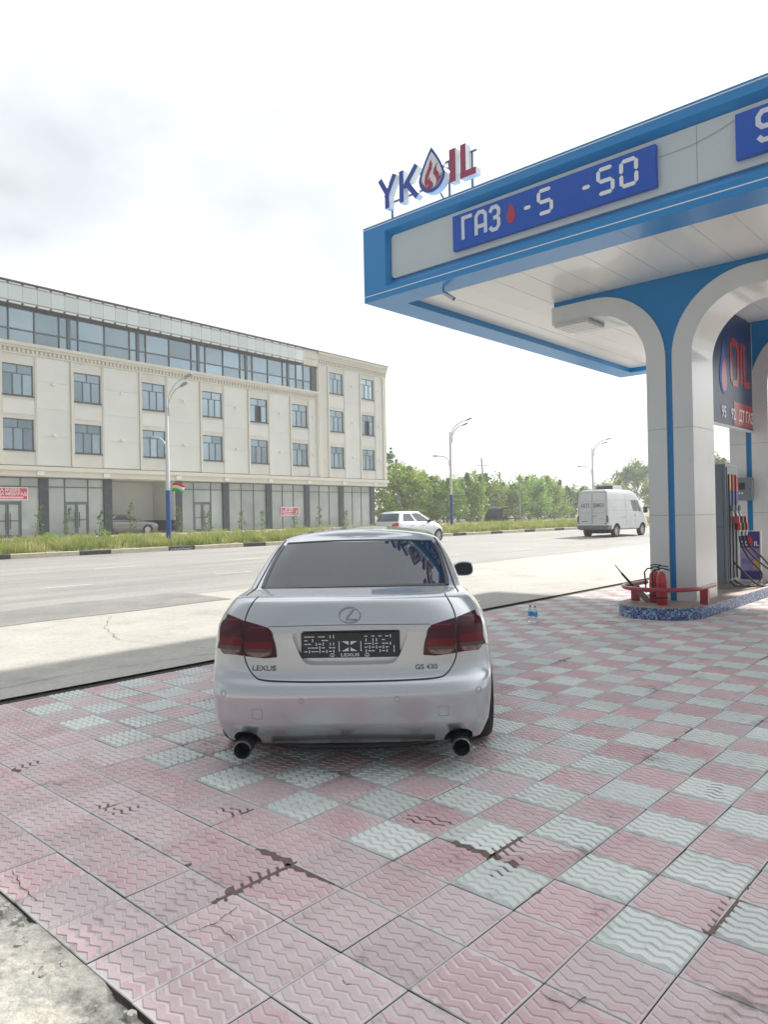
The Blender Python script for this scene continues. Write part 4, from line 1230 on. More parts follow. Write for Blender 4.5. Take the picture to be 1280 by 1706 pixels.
# two fire extinguishers
m_ext = pm('extinguisher_red', (0.45, 0.018, 0.035), 0.28, coat=0.5)
m_black = pm('black_rubber', (0.02, 0.022, 0.025), 0.55)
m_steel = pm('steel', (0.55, 0.56, 0.57), 0.3, metal=0.9)
def extinguisher(x, y, label, dy):
    e = empty('fire_extinguisher', (x, y, 0.18)); tag(e, label, 'extinguisher', 'fire extinguishers on the pump island')
    r = 0.080
    MB().lathe([(0.0, 0.0), (r * .93, 0.0), (r, 0.012), (r, 0.40), (r * .93, 0.445), (r * .66, 0.48), (0.032, 0.495), (0.03, 0.515), (0, 0.515)], 28, (x, y, 0.181)).build('cylinder', m_ext, e, smooth=50)
    MB().lathe([(0, 0.512), (0.026, 0.512), (0.026, 0.555), (0, 0.555)], 12, (x, y, 0.181)).build('valve', m_steel, e, smooth=50)
    mb = MB(); mb.tube([(x - 0.01, y + 0.05, 0.735), (x, y - 0.02, 0.745), (x + 0.01, y - 0.12, 0.715)], 0.011, 6); mb.build('handle', m_black, e, smooth=50)
    mb = MB(); mb.tube([(x - 0.01, y + 0.06, 0.765), (x, y, 0.78), (x + 0.01, y - 0.10, 0.77)], 0.010, 6); mb.build('lever', m_black, e, smooth=50)
    mb = MB(); pts = [(x, y + 0.03, 0.72), (x - 0.03, y + 0.10, 0.715), (x - 0.05, y + r + 0.03 + dy, 0.66), (x - 0.03, y + r + 0.025 + dy, 0.50), (x - 0.03, y + r + 0.025 + dy * .8, 0.33)]
    mb.tube(pts, 0.012, 8); mb.build('hose', m_black, e, smooth=50)
    MB().lathe([(r + .002, 0.10), (r + .006, 0.10), (r + .006, 0.125), (r + .002, 0.125)], 24, (x, y, 0.181)).build('strap', m_black, e, smooth=50)
extinguisher(11.20, 4.45, 'red fire extinguisher standing nearer, in front of its twin', 0.02)
extinguisher(11.44, 4.66, 'red fire extinguisher half hidden behind the nearer one', 0.03)

# worn shovel leaning over the rail
m_wood = pm('worn_wood', (0.26, 0.17, 0.12), 0.8, base2=(0.33, 0.25, 0.19), nscale=12)
sh = empty('shovel', (11.33, 4.78, 0.18)); tag(sh, 'worn dark handled shovel leaning out over the red guard rail', 'shovel')
p0, p1, p2, p3 = Vector((11.36, 4.72, 0.19)), Vector((11.40, 5.02, 0.45)), Vector((11.36, 5.17, 0.63)), Vector((11.33, 5.26, 0.76))
d = (p1 - p0).normalized(); sv = d.cross(Vector((1, 0, 0))).normalized(); w_ = Vector((1, 0, 0))
mb = MB(); prof = [(0.0, 0.03), (0.08, 0.07), (0.30, 0.085), (0.62, 0.075), (0.9, 0.03), (1.0, 0.018)]
vs = []; 
for t, hw in prof:
    c = p0.lerp(p1, t)
    vs += [c - w_ * hw * .55 - sv * hw * .8, c + sv * 0.02, c + w_ * hw * .55 + sv * hw * .8]
k = len(prof)
mb.add(vs, [(3 * i, 3 * i + 1, 3 * i + 4, 3 * i + 3) for i in range(k - 1)] + [(3 * i + 1, 3 * i + 2, 3 * i + 5, 3 * i + 4) for i in range(k - 1)])
o = mb.build('blade', m_wood, sh); so = o.modifiers.new('thick', 'SOLIDIFY'); so.thickness = 0.006
MB().tube([p1 - d * 0.05, p1, p2], [0.024, 0.022, 0.018], 8).build('grip', m_black, sh, smooth=50)
MB().tube([p2 - d * 0.01, p3], [0.014, 0.008], 8).build('handle', m_steel, sh, smooth=50)

# fuel dispenser
m_disp = pm('dispenser_grey', (0.135, 0.17, 0.205), 0.35, coat=0.2, base2=(0.15, 0.185, 0.22), nscale=1.5)
m_disp2 = pm('dispenser_panel', (0.20, 0.235, 0.265), 0.35)
m_yel = pm('sticker_yellow', (0.60, 0.33, 0.05), 0.5); m_stred = pm('sticker_red', (0.50, 0.03, 0.05), 0.5); m_stblue = pm('sticker_blue', (0.05, 0.07, 0.30), 0.5)
dp = empty('fuel_dispenser', (14.3, 4.7, 0.18)); tag(dp, 'tall grey fuel dispenser with three hoses beside the first arch', 'dispenser')
box_obj('cabinet', 14.0, 4.36, 0.28, 14.68, 5.02, 2.46, m_disp, dp, bevel=0.012)
box_obj('plinth', 13.97, 4.40, 0.18, 14.71, 4.98, 0.279, m_joint, dp)
box_obj('front_panel', 14.06, 4.345, 0.34, 14.66, 4.359, 2.40, m_disp2, dp)
box_obj('seam', 13.996, 4.40, 0.30, 13.9995, 4.408, 2.42, m_dark, dp)
box_obj('seam', 13.996, 4.41, 1.30, 13.9995, 5.0, 1.306, m_dark, dp)
for k, (mt, x) in enumerate(((m_yel, 14.13), (m_stred, 14.31), (m_stred, 14.50))):
    box_obj('sticker', x, 4.339, 1.98, x + 0.13, 4.344, 2.25, mt, dp)
    box_obj('sticker', x, 4.339, 1.72, x + 0.13, 4.344, 1.975, m_stblue, dp)
    box_obj('divider', x - 0.022, 4.325, 0.36, x - 0.008, 4.344, 2.27, m_black, dp)
    box_obj('nozzle_boot', x + 0.02, 4.28, 1.60, x + 0.11, 4.344, 1.70, m_joint, dp)
m_green = pm('nozzle_green', (0.02, 0.16, 0.07), 0.4)
def nozzle(x, col, hose_pts):
    mb = MB()
    mb.box(x - 0.035, 4.19, 1.37, x + 0.035, 4.31, 1.50); mb.box(x - 0.03, 4.17, 1.24, x + 0.03, 4.235, 1.38)
    nz = mb.build('nozzle', col, dp, bevel=0.012)
    MB().tube([(x, 4.29, 1.47), (x, 4.31, 1.56), (x, 4.335, 1.66)], [0.022, 0.018, 0.015], 10).build('spout', m_steel, nz, smooth=50)
    MB().tube([(x, 4.20, 1.25), (x, 4.20, 1.14)], 0.021, 10).build('swivel', m_steel, nz, smooth=50)
    MB().tube([(x, 4.235, 1.44), (x, 4.27, 1.36), (x, 4.27, 1.28), (x, 4.23, 1.25)], 0.012, 6).build('guard', m_black, nz, smooth=50)
    P = [Vector(p) for p in hose_pts]; fine = []
    for i in range(len(P) - 1):
        a, b, c, d_ = P[max(i - 1, 0)], P[i], P[i + 1], P[min(i + 2, len(P) - 1)]
        for t in np.linspace(0, 1, 8, endpoint=False):
            fine.append(0.5 * ((2 * b) + (c - a) * t + (2 * a - 5 * b + 4 * c - d_) * t * t + (3 * b - a - 3 * c + d_) * t ** 3))
    fine.append(P[-1])
    MB().tube(fine, 0.018, 8).build('hose', m_black, dp, smooth=50)
nozzle(14.20, m_ext, [(14.20, 4.20, 1.15), (14.23, 4.17, 0.95), (14.50, 4.10, 0.68), (14.86, 4.03, 0.45), (14.84, 4.05, 0.29), (14.55, 4.16, 0.215), (14.2, 4.28, 0.23), (14.1, 4.34, 0.32)])
nozzle(14.42, m_green, [(14.42, 4.20, 1.15), (14.45, 4.17, 0.92), (14.80, 4.06, 0.66), (15.30, 3.97, 0.42), (15.28, 3.97, 0.27), (14.85, 4.02, 0.205), (14.45, 4.2, 0.215), (14.3, 4.34, 0.33)])
nozzle(14.62, m_ext, [(14.62, 4.20, 1.15), (14.66, 4.16, 0.95), (15.0, 4.05, 0.72), (15.38, 3.98, 0.46), (15.36, 3.96, 0.24), (14.95, 3.96, 0.18), (14.4, 4.0, 0.28), (14.05, 4.1, 0.50), (13.98, 4.24, 0.68)])

# meter box on the second arch, poster board leaning at its foot
bx_ = empty('meter_box', (15.95, 4.62, 1.80)); tag(bx_, 'small grey metal box mounted on the second arch behind the dispenser', 'box')
box_obj('case', 15.84, 4.43, 1.80, 15.978, 4.86, 2.26, m_disp2, bx_, bevel=0.01)
box_obj('window', 15.836, 4.56, 2.02, 15.8395, 4.68, 2.16, m_dark, bx_)
box_obj('lock', 15.83, 4.455, 2.0, 15.8395, 4.475, 2.04, m_dark, bx_)
for q_ in range(2): box_obj('label_tab', 15.836, 4.60 + q_ * .05, 1.93, 15.8395, 4.63 + q_ * .05, 1.97, m_lampw, bx_)
m_pos = pm('poster_purple', (0.13, 0.10, 0.34), 0.45, base2=(0.46, 0.42, 0.58), nscale=2.2, npos=(.42, .68), coords='world')
m_posb = pm('poster_blue', (0.05, 0.035, 0.22), 0.45)
ps = empty('poster_board', (15.5, 4.4, 0.18)); tag(ps, 'purple poster board with a red drop standing behind the hoses', 'poster')
box_obj('board', 15.60, 4.22, 0.185, 15.64, 4.62, 1.20, m_lampw, ps)
box_obj('print', 15.594, 4.24, 0.23, 15.599, 4.605, 1.18, m_pos, ps)
box_obj('print_head', 15.590, 4.24, 0.86, 15.5935, 4.605, 1.18, m_posb, ps)
box_obj('print_foot', 15.590, 4.24, 0.23, 15.5935, 4.605, 0.40, m_posb, ps)
box_obj('print_spot', 15.590, 4.26, 0.43, 15.5935, 4.36, 0.62, m_yel, ps)
pts = drop_outline(0.22, 0.12); n = len(pts)
mb = MB(); mb.add([(15.586, 4.42 - a, 0.89 + b) for a, b in pts] + [(15.5895, 4.42 - a, 0.89 + b) for a, b in pts], [tuple(range(n)), tuple(range(n, 2 * n))] + [(i, (i + 1) % n, n + (i + 1) % n, n + i) for i in range(n)])
mb.build('drop', m_stred, ps)
for s_, yy in (('YK', 4.545), ('IL', 4.30)):
    mb = MB(); map_text(mb, text_mesh(s_, 0.13, 0, bold=0.003), lambda v: (15.5885, yy - v[0], 0.90 + v[1])); mb.build('lettering', m_lampw, ps)

# two water bottles on the tiles
m_pet = pm('clear_plastic', (0.85, 0.93, 0.97), 0.08, trans=0.85, ior=1.33)
m_cap = pm('bottle_cap_blue', (0.03, 0.10, 0.42), 0.4); m_lab = pm('bottle_label', (0.05, 0.33, 0.70), 0.45)
for k, (x, y) in enumerate(((9.62, 5.83), (9.60, 5.735))):
    e = empty('water_bottle', (x, y, 0.001)); tag(e, ('small water bottle with blue label, left one of the pair on the tiles', 'small water bottle with blue label, right one of the pair on the tiles')[k], 'bottle', 'water bottles on the tiles')
    r = 0.036; kk = 1.0
    MB().lathe([(0, 0), (r * .9, 0), (r, 0.008), (r, 0.06), (r * .95, 0.065), (r, 0.07), (r, 0.15), (r * .8, 0.18), (0.015, 0.205), (0.014, 0.222), (0, 0.222)], 18, (x, y, 0.001)).build('body', m_pet, e, smooth=50)
    MB().lathe([(r + .001, 0.085), (r + .0018, 0.085), (r + .0018, 0.15), (r + .001, 0.15)], 18, (x, y, 0.001)).build('label', m_lab, e, smooth=50)
    MB().lathe([(0, 0.2225), (0.017, 0.2225), (0.017, 0.242), (0, 0.242)], 14, (x, y, 0.001)).build('cap', m_cap, e, smooth=50)

# ================================================================== STREET LAMPS, POLES, FLAG
m_pole_w = pm('lamp_white', (0.68, 0.72, 0.73), 0.4, base2=(0.60, 0.64, 0.65), nscale=2)
m_pole_b = pm('lamp_blue', (0.012, 0.075, 0.36), 0.4)
m_lampg = pm('lamp_head_grey', (0.33, 0.35, 0.35), 0.4)
def street_lamp(x, y, H, label, k=1.0):
    """k scales the arms; the double arm points back over the road towards +x, the low one away"""
    z0 = zg(x, y)
    e = empty('street_lamp', (x, y, z0)); tag(e, label, 'street lamp', 'street lamps along the verge')
    hb = 2.55 * k
    L_ = lambda mb, nm, mt: mb.build(nm, mt, e, smooth=50, wc=False)
    L_(MB().tube([(0, 0, 0), (0, 0, hb)], [0.115 * k, 0.105 * k], 12), 'blue_pole', m_pole_b)
    L_(MB().tube([(0, 0, hb), (0, 0, H)], [0.10 * k, 0.065 * k], 12), 'white_pole', m_pole_w)
    ux, uy = 0.05, -1.0
    for dz, reach in ((0.0, 1.35), (-0.34, 1.0)):
        pts = [(ux * .17 * k, uy * .17 * k, H - 0.85 * k), (ux * .17 * k, uy * .17 * k, H - 0.1 * k + dz)]
        for t in np.linspace(0, 1, 8):
            a = t * math.pi / 2
            q = 0.17 + reach * (1 - math.cos(a)) * 0.5 + reach * 0.5 * t
            pts.append((ux * q * k, uy * q * k, H + (0.0 + dz + 0.75 * math.sin(a)) * k))
        L_(MB().tube(pts, 0.042 * k, 8), 'arm', m_pole_w)
        p = Vector(pts[-1]); d = Vector((ux, uy, 0.30)).normalized()
        s_ = Vector((-uy, ux, 0)); up = d.cross(s_)
        mb = MB(); prof = [(0, 0.045, .03), (0.1, 0.09, .05), (0.38, 0.12, .055), (0.52, 0.09, .03), (0.56, 0.03, .015)]
        vs = []
        for t, hw, hh in prof:
            c = p + d * (t - 0.06) * k
            for a, b in ((-1, -.5), (-.6, -1), (.6, -1), (1, -.5), (.7, .8), (-.7, .8)): vs.append(c + s_ * hw * a * k + up * hh * b * k)
        m_ = len(prof)
        mb.add(vs, [(6 * i + j, 6 * i + (j + 1) % 6, 6 * i + 6 + (j + 1) % 6, 6 * i + 6 + j) for i in range(m_ - 1) for j in range(6)] + [tuple(range(6)), tuple(range(6 * m_ - 6, 6 * m_))])
        L_(mb, 'lamp_head', m_lampg)
    L_(MB().tube([(0, 0, H - .5 * k), (ux * .17 * k, uy * .17 * k, H - .5 * k)], 0.02 * k, 6), 'bracket', m_pole_w)
    hz = H - 2.6 * k
    pts = [(-ux * .13 * k, -uy * .13 * k, hz)]
    for t in np.linspace(0, 1, 9):
        a = t * math.pi / 2; q = 0.13 + 0.35 * (1 - math.cos(a)) + 0.75 * t * t
        pts.append((-ux * q * k, -uy * q * k, hz + (0.25 + 0.6 * math.sin(a)) * k))
    L_(MB().tube(pts, 0.036 * k, 8), 'low_arm', m_pole_w)
    p = Vector(pts[-1]); d = Vector((-ux, -uy, 0.1)).normalized()
    L_(MB().tube([p - d * .05, p + d * .12, p + d * .32, p + d * .40], [0.03, 0.055, 0.05, 0.015], 8), 'lamp_head', m_lampg)
    return e
street_lamp(17.12, 28.3, 6.35, 'blue and white street lamp in front of the passage carrying a small flag', 0.92)
street_lamp(41.0, 31.0, 6.75, 'blue and white street lamp standing beyond the silver hatchback', 0.92)
street_lamp(62.9, 31.2, 6.8, 'street lamp rising behind the white van', 0.92)
# little flag on the first lamp
fl = empty('flag', (17.12, 28.2, 2.8)); tag(fl, 'small red white and green flag fixed to the street lamp post', 'flag')
m_fr, m_fw, m_fg = pm('flag_red', (0.60, 0.05, 0.04), 0.7), pm('flag_white', (0.75, 0.75, 0.72), 0.7), pm('flag_green', (0.05, 0.38, 0.06), 0.7)
for k, (mt, nm) in enumerate(((m_fg, 'green_stripe'), (m_fw, 'white_stripe'), (m_fr, 'red_stripe'))):
    vs = []
    for i in range(9):
        t = i / 8; q = 0.14 + 0.52 * t; wv = 0.05 * math.sin(t * 7)
        for zz in (k * 0.13, k * 0.13 + 0.13):
            qq = q + 0.09 * (zz / 0.39)
            vs.append((17.12 + 0.674 * qq + wv * .5, 28.3 - 0.738 * qq + wv, 2.86 + zz + 0.04 * math.sin(t * 5) - 0.06 * t))
    mb = MB(); mb.add(vs, [(2 * i, 2 * i + 2, 2 * i + 3, 2 * i + 1) for i in range(8)])
    o = mb.build(nm, mt, fl, smooth=60); so = o.modifiers.new('t', 'SOLIDIFY'); so.thickness = 0.004
MB().tube([(17.12, 28.3, 2.75), (17.26, 28.15, 3.27)], 0.01, 6).build('staff', m_steel, fl)

m_cpole = pm('pole_concrete', (0.30, 0.27, 0.24), 0.85, base2=(0.36, 0.33, 0.30), nscale=3)
def util_pole(x, y, h, lean, label, cross=False, r=0.11):
    z0 = zg(x, y); e = empty('utility_pole', (x, y, z0)); tag(e, label, 'pole', 'utility poles among the trees')
    MB().tube([(0, 0, 0), (lean[0], lean[1], h)], [r, r * .7], 10).build('shaft', m_cpole, e, smooth=50, wc=False)
    if cross:
        tx, ty = lean[0] * .88, lean[1] * .88
        MB().tube([(tx - 0.674 * .9, ty + 0.738 * .9, h * .88), (tx + .674 * .9, ty - .738 * .9, h * .88)], 0.05, 6).build('crossarm', m_cpole, e, wc=False)
        for s_ in (-.8, 0, .8):
            MB().tube([(tx + .674 * s_, ty - .738 * s_, h * .88), (tx + .674 * s_, ty - .738 * s_, h * .88 + .18)], 0.035, 6).build('insulator', m_lampg, e, wc=False)
    else:
        MB().lathe([(0, h - .02), (r * .8, h - .02), (r * .8, h + .05), (0, h + .05)], 8, (lean[0], lean[1], 0)).build('cap', m_lampg, e, wc=False)
util_pole(58.6, 36.4, 4.4, (0, 0), 'slim concrete pole standing at the end of the black cargo tricycle')
util_pole(95.0, 65.0, 9.6, (-0.6, 0.4), 'tall thin pole with a crossarm above the trees', True, 0.16)
util_pole(92.4, 60.0, 6.6, (-0.55, 0.4), 'leaning pole top behind the trees, left one of two', False, 0.14)
util_pole(95.3, 60.0, 5.7, (-0.8, 0.5), 'leaning pole top behind the trees, right one of two', False, 0.14)

# ================================================================== VEGETATION
def leaf_material(name, c0, c1, c2, transl=0.35):
    mt = bpy.data.materials.new(name); mt.use_nodes = True
    N, L = mt.node_tree.nodes, mt.node_tree.links
    b = N['Principled BSDF']; out = N['Material Output']
    at = N.new('ShaderNodeAttribute'); at.attribute_name = 'shade'
    cr = N.new('ShaderNodeValToRGB')
    cr.color_ramp.elements[0].color = (*c0, 1); cr.color_ramp.elements[1].color = (*c2, 1)
    e = cr.color_ramp.elements.new(0.5); e.color = (*c1, 1)
    L.new(at.outputs['Fac'], cr.inputs['Fac'])
    oi = N.new('ShaderNodeObjectInfo'); mr = N.new('ShaderNodeMapRange'); mr.inputs['To Min'].default_value = 0.80; mr.inputs['To Max'].default_value = 1.2
    L.new(oi.outputs['Random'], mr.inputs['Value'])
    mh = N.new('ShaderNodeMapRange'); mh.inputs['To Min'].default_value = 0.485; mh.inputs['To Max'].default_value = 0.515
    L.new(oi.outputs['Random'], mh.inputs['Value'])
    hs = N.new('ShaderNodeHueSaturation'); L.new(cr.outputs['Color'], hs.inputs['Color']); L.new(mr.outputs['Result'], hs.inputs['Value']); L.new(mh.outputs['Result'], hs.inputs['Hue'])
    L.new(hs.outputs[0], b.inputs['Base Color']); b.inputs['Roughness'].default_value = 0.55
    tr = N.new('ShaderNodeBsdfTranslucent'); L.new(hs.outputs[0], tr.inputs['Color'])
    mx = N.new('ShaderNodeMixShader'); mx.inputs[0].default_value = transl
    L.new(b.outputs[0], mx.inputs[1]); L.new(tr.outputs[0], mx.inputs[2]); L.new(mx.outputs[0], out.inputs['Surface'])
    return mt
m_leaf = leaf_material('green_leaf', (0.13, 0.22, 0.035), (0.23, 0.35, 0.06), (0.35, 0.47, 0.09), 0.48)
m_leaf_dark = leaf_material('dark_leaf', (0.065, 0.125, 0.035), (0.12, 0.205, 0.055), (0.19, 0.285, 0.085), 0.42)
m_grass = leaf_material('verge_grass', (0.13, 0.20, 0.045), (0.28, 0.33, 0.09), (0.48, 0.44, 0.19), 0.4)
m_bark = pm('bark', (0.13, 0.105, 0.08), 0.9, base2=(0.19, 0.16, 0.125), nscale=6, bump=0.6, bscale=20)

def leaf_cloud(name, centres, radii, count, size, mt):
    """leaf-sized quads spread through many overlapping clumps"""
    k = len(centres)
    pick = rng.integers(0, k, count)
    d = rng.normal(size=(count, 3)); d /= np.linalg.norm(d, axis=1)[:, None]
    r = rng.random(count) ** 0.45
    c = np.array(centres)[pick] + d * (r * np.array(radii)[pick])[:, None] * np.array([1, 1, 0.85])
    s = size * rng.uniform(0.6, 1.35, count)
    a = rng.normal(size=(count, 3)); a /= np.linalg.norm(a, axis=1)[:, None]
    b = np.cross(a, rng.normal(size=(count, 3))); b /= np.linalg.norm(b, axis=1)[:, None]
    P = np.stack([c - a * s[:, None] * .5, c + b * s[:, None] * .32, c + a * s[:, None] * .5, c - b * s[:, None] * .32], 1).reshape(-1, 3)
    me = bpy.data.meshes.new(name)
    me.from_pydata(P.tolist(), [], np.arange(count * 4).reshape(-1, 4).tolist())
    at = me.attributes.new('shade', 'FLOAT', 'FACE')
    clump = rng.random(k)[pick]
    at.data.foreach_set('value', np.clip(clump * 0.6 + rng.random(count) * 0.4, 0, 1).astype(np.float32))
    me.materials.append(mt); me.update()
    return me

def crown_points(h, rx, kind):
    C_, R_ = [], []
    n = 54 if kind != 'poplar' else 30
    for _ in range(n):
        if kind == 'bushy':
            t = random.random() ** 0.8
            z = h * (0.03 + 0.87 * t); w = rx * math.sqrt(max(0.05, 1 - (abs(t - 0.38) / 0.70) ** 2))
        elif kind == 'round':
            t = random.random(); z = h * (0.30 + 0.62 * t); w = rx * math.sqrt(max(0.05, 1 - (abs(t - 0.5) / 0.55) ** 2))
        else:
            t = random.random(); z = h * (0.15 + 0.82 * t); w = rx * (1.05 - 0.8 * t)
        an = random.uniform(0, 6.283); q = w * math.sqrt(random.uniform(0.12, 1.0))
        C_.append((q * math.cos(an), q * math.sin(an), z + random.gauss(0, 0.04 * h)))
        R_.append(rx * random.uniform(0.22, 0.42) * (0.75 if kind == 'poplar' else 1))
    return C_, R_
def tree_meshes(h, rx, kind, count, size, mt):
    C_, R_ = crown_points(h, rx, kind)
    # a few loose twigs sticking out of the outline
    for _ in range(5):
        an = random.uniform(0, 6.283); z0_ = h * random.uniform(.55, .92); q = rx * random.uniform(.2, .8) * (1.1 - z0_ / h * .5)
        for s_ in range(3):                       # upright sprays, thinning out
            C_.append((q * math.cos(an) * (1 + .05 * s_), q * math.sin(an) * (1 + .05 * s_), z0_ + s_ * 0.045 * h)); R_.append(rx * (.16 - .035 * s_))
    cr = leaf_cloud('crown', C_, R_, count, size, mt)
    mb = MB()
    mb.tube([(0, 0, -0.1), (0.05 * rx, 0.02, h * .3), (-0.03 * rx, 0.05, h * .62), (0.02, 0, h * .9)], [0.035 * h * .55, 0.028 * h * .5, 0.015 * h * .5, 0.01], 7)
    for i in range(7):
        c = C_[i * 5 % len(C_)]
        z0 = min(c[2] * 0.6, h * .5)
        mb.tube([(0, 0, z0), (c[0] * .5, c[1] * .5, (z0 + c[2]) / 2), c], [0.012 * h * .6, 0.008 * h * .6, 0.01], 5)
    return cr, mb.mesh('trunk', m_bark, smooth=50)
TREES = {'bush_a': tree_meshes(5.5, 2.6, 'bushy', 4200, 0.30, m_leaf), 'bush_b': tree_meshes(5.5, 2.4, 'bushy', 3800, 0.28, m_leaf),
         'bush_d': tree_meshes(5.5, 2.5, 'bushy', 3800, 0.28, m_leaf_dark), 'round': tree_meshes(8.0, 3.0, 'round', 5200, 0.32, m_leaf_dark),
         'poplar': tree_meshes(9.0, 1.3, 'poplar', 1500, 0.26, m_leaf_dark)}
BASE_H = {'bush_a': 5.5, 'bush_b': 5.5, 'bush_d': 5.5, 'round': 8.0, 'poplar': 9.0}
def tree(kind, ratio, y, h, label, name='roadside_tree', group='trees beyond the verge'):
    x = ratio * y; z = zg(x, y) - 0.02; s = h / BASE_H[kind]
    e = empty(name, (x, y, z), random.uniform(0, 6.28)); e.scale = (s * random.uniform(.92, 1.15), s * random.uniform(.92, 1.15), s)
    tag(e, label, 'tree', group)
    cr, tk = TREES[kind]
    link('crown', cr, e); link('trunk', tk, e)
T_ = [('poplar', 1.118, 60, 9.6, 'slim sparse poplar rising at the corner of the office building'),
      ('bush_a', 1.125, 55, 6.6, 'bushy tree touching the right corner of the office building'),
      ('bush_b', 1.165, 52, 6.3, 'bright bushy tree above the roof of the silver hatchback'),
      ('bush_a', 1.205, 54, 5.9, 'bushy tree over the bonnet of the silver hatchback'),
      ('bush_d', 1.185, 60, 6.2, 'dark tree filling the gap behind the bushes over the hatchback'),
      ('bush_b', 1.255, 52, 5.2, 'lower bush a little left of the middle street lamp'),
      ('bush_a', 1.305, 50, 4.9, 'bush directly behind the blue foot of the middle street lamp'),
      ('bush_d', 1.345, 56, 5.6, 'darker bush just right of the middle street lamp'),
      ('bush_a', 1.395, 50, 5.6, 'rounded bush between the street lamp and the black tricycle'),
      ('bush_d', 1.455, 56, 6.7, 'taller dark tree under the pole with the crossarm'),
      ('bush_b', 1.485, 50, 4.7, 'light green bush behind the cab of the black tricycle'),
      ('bush_a', 1.535, 52, 4.9, 'light green bush behind the load bed of the black tricycle'),
      ('bush_b', 1.590, 50, 4.6, 'small bush between the leaning poles and the concrete pole'),
      ('bush_a', 1.655, 51, 5.7, 'full bush immediately right of the concrete pole'),
      ('bush_b', 1.715, 52, 5.9, 'tallest bush between the concrete pole and the van'),
      ('bush_d', 1.70, 60, 6.4, 'dark tree behind the bushes right of the concrete pole'),
      ('bush_a', 1.785, 52, 5.4, 'bush near the left side of the van'),
      ('bush_d', 1.86, 56, 5.3, 'dark bush half hidden by the left side of the van'),
      ('bush_b', 1.95, 54, 4.8, 'bush showing over the roof of the van'),
      ('bush_d', 2.06, 54, 5.6, 'darker bush behind the roof unit of the van'),
      ('bush_a', 2.16, 50, 5.7, 'light bush behind the cab of the van'),
      ('round', 2.33, 52, 9.2, 'big round dark tree between the van and the first arch'),
      ('bush_a', 2.48, 46, 6.0, 'bush hidden behind the foot of the first arch'),
      ('round', 3.02, 31, 7.8, 'round tree seen through the arch above the dispenser'),
      ('bush_d', 3.22, 30, 6.9, 'bushy tree seen through the arch next to the meter box')]
for a in T_: tree(*a)

# verge grass
def grass_blades(count, x0, x1, v0, v1, hmin, hmax, seed):
    g = np.random.default_rng(seed)
    # clumped: most blades crowd round tuft centres
    nt = count // 26
    cx = x0 + (x1 - x0) * g.random(nt) ** 1.5; cv = v0 + (v1 - v0) * g.random(nt) ** 1.25
    ch = g.uniform(0.55, 1.15, nt); cs = g.random(nt)
    k = g.integers(0, nt, count)
    x = cx[k] + g.normal(0, 0.14, count); v = np.clip(cv[k] + g.normal(0, 0.14, count), v0 - .06, v1)
    y = v - KS * x
    z = np.interp(v, PV, PZ)
    h = g.uniform(hmin, hmax, count) * ch[k]
    w = g.uniform(0.007, 0.016, count)
    an = g.uniform(0, 6.283, count); ln = g.uniform(0.05, 0.5, count) * h; la = g.uniform(0, 6.283, count)
    dx, dy = np.cos(an) * w, np.sin(an) * w; lx, ly = np.cos(la) * ln, np.sin(la) * ln
    P = np.stack([np.stack([x - dx, y - dy, z], 1), np.stack([x + dx, y + dy, z], 1),
                  np.stack([x + dx * .8 + lx * .35, y + dy * .8 + ly * .35, z + h * .6], 1), np.stack([x - dx * .8 + lx * .35, y - dy * .8 + ly * .35, z + h * .6], 1),
                  np.stack([x + lx, y + ly, z + h * .97], 1)], 1).reshape(-1, 3)
    b = np.arange(count) * 5
    quads = np.stack([b, b + 1, b + 2, b + 3], 1).tolist(); tris = np.stack([b + 3, b + 2, b + 4], 1).tolist()
    me = bpy.data.meshes.new('grass'); me.from_pydata(P.tolist(), [], quads + tris)
    at = me.attributes.new('shade', 'FLOAT', 'FACE')
    s = np.clip(cs[k] * 0.7 + g.random(count) * 0.3, 0, 1).astype(np.float32)
    at.data.foreach_set('value', np.concatenate([s, np.clip(s + 0.15, 0, 1)]).astype(np.float32))
    me.materials.append(m_grass); me.update()
    return me
o = link('grass', grass_blades(90000, 4, 90, 27.6, 36.5, 0.22, 0.50, 3)); tag(o, 'wild yellow green grass covering the verge behind the kerb', 'grass', kind='stuff')

# young saplings between the grass and the shops
def sapling(ratio, y, h, label, lean=0.0):
    x = ratio * y; z = zg(x, y)
    e = empty('sapling', (x, y, z)); tag(e, label, 'sapling', 'young saplings along the shopfronts')
    MB().tube([(0, 0, 0), (lean * .4, 0, h * .5), (lean, 0, h)], [0.018, 0.012, 0.005], 6).build('stem', m_bark, e, smooth=50, wc=False)
    C_, R_ = [], []
    for i in range(16):
        t = 0.15 + 0.85 * i / 15
        an = random.uniform(0, 6.28); q = 0.20 * (1.1 - t) + 0.05
        C_.append((lean * t + q * math.cos(an), q * math.sin(an), h * t)); R_.append(random.uniform(0.07, 0.17))
    link('foliage', leaf_cloud('foliage', C_, R_, 260, 0.085, m_leaf_dark), e)
S_ = [(0.405, 36.8, 1.75, 'sapling leaning in front of the shop door below the red banner', 0.35), (0.449, 36.6, 1.65, 'sapling in front of the second shop door from the left', 0.05),
      (0.494, 36.4, 1.45, 'sapling beside the dark column left of the passage', 0.1), (0.543, 36.6, 1.9, 'sapling in front of the car parked in the passage', -0.05),
      (0.622, 36.6, 1.65, 'dense sapling at the dark column right of the passage', 0.0), (0.676, 36.6, 1.35, 'thin sapling in front of the door right of the street lamp', 0.05),
      (0.741, 36.8, 1.4, 'spreading sapling before the plain shopfront left of the small banner', 0.1), (0.784, 36.9, 1.35, 'narrow sapling by the dark column left of the small red banner', 0.0),
      (0.858, 37.0, 1.5, 'sapling growing up in front of the small red banner', 0.0), (0.918, 37.2, 1.6, 'sapling in front of the last shopfront but one', 0.0),
      (0.985, 37.4, 1.35, 'sapling at the last dark column before the building corner', 0.08)]
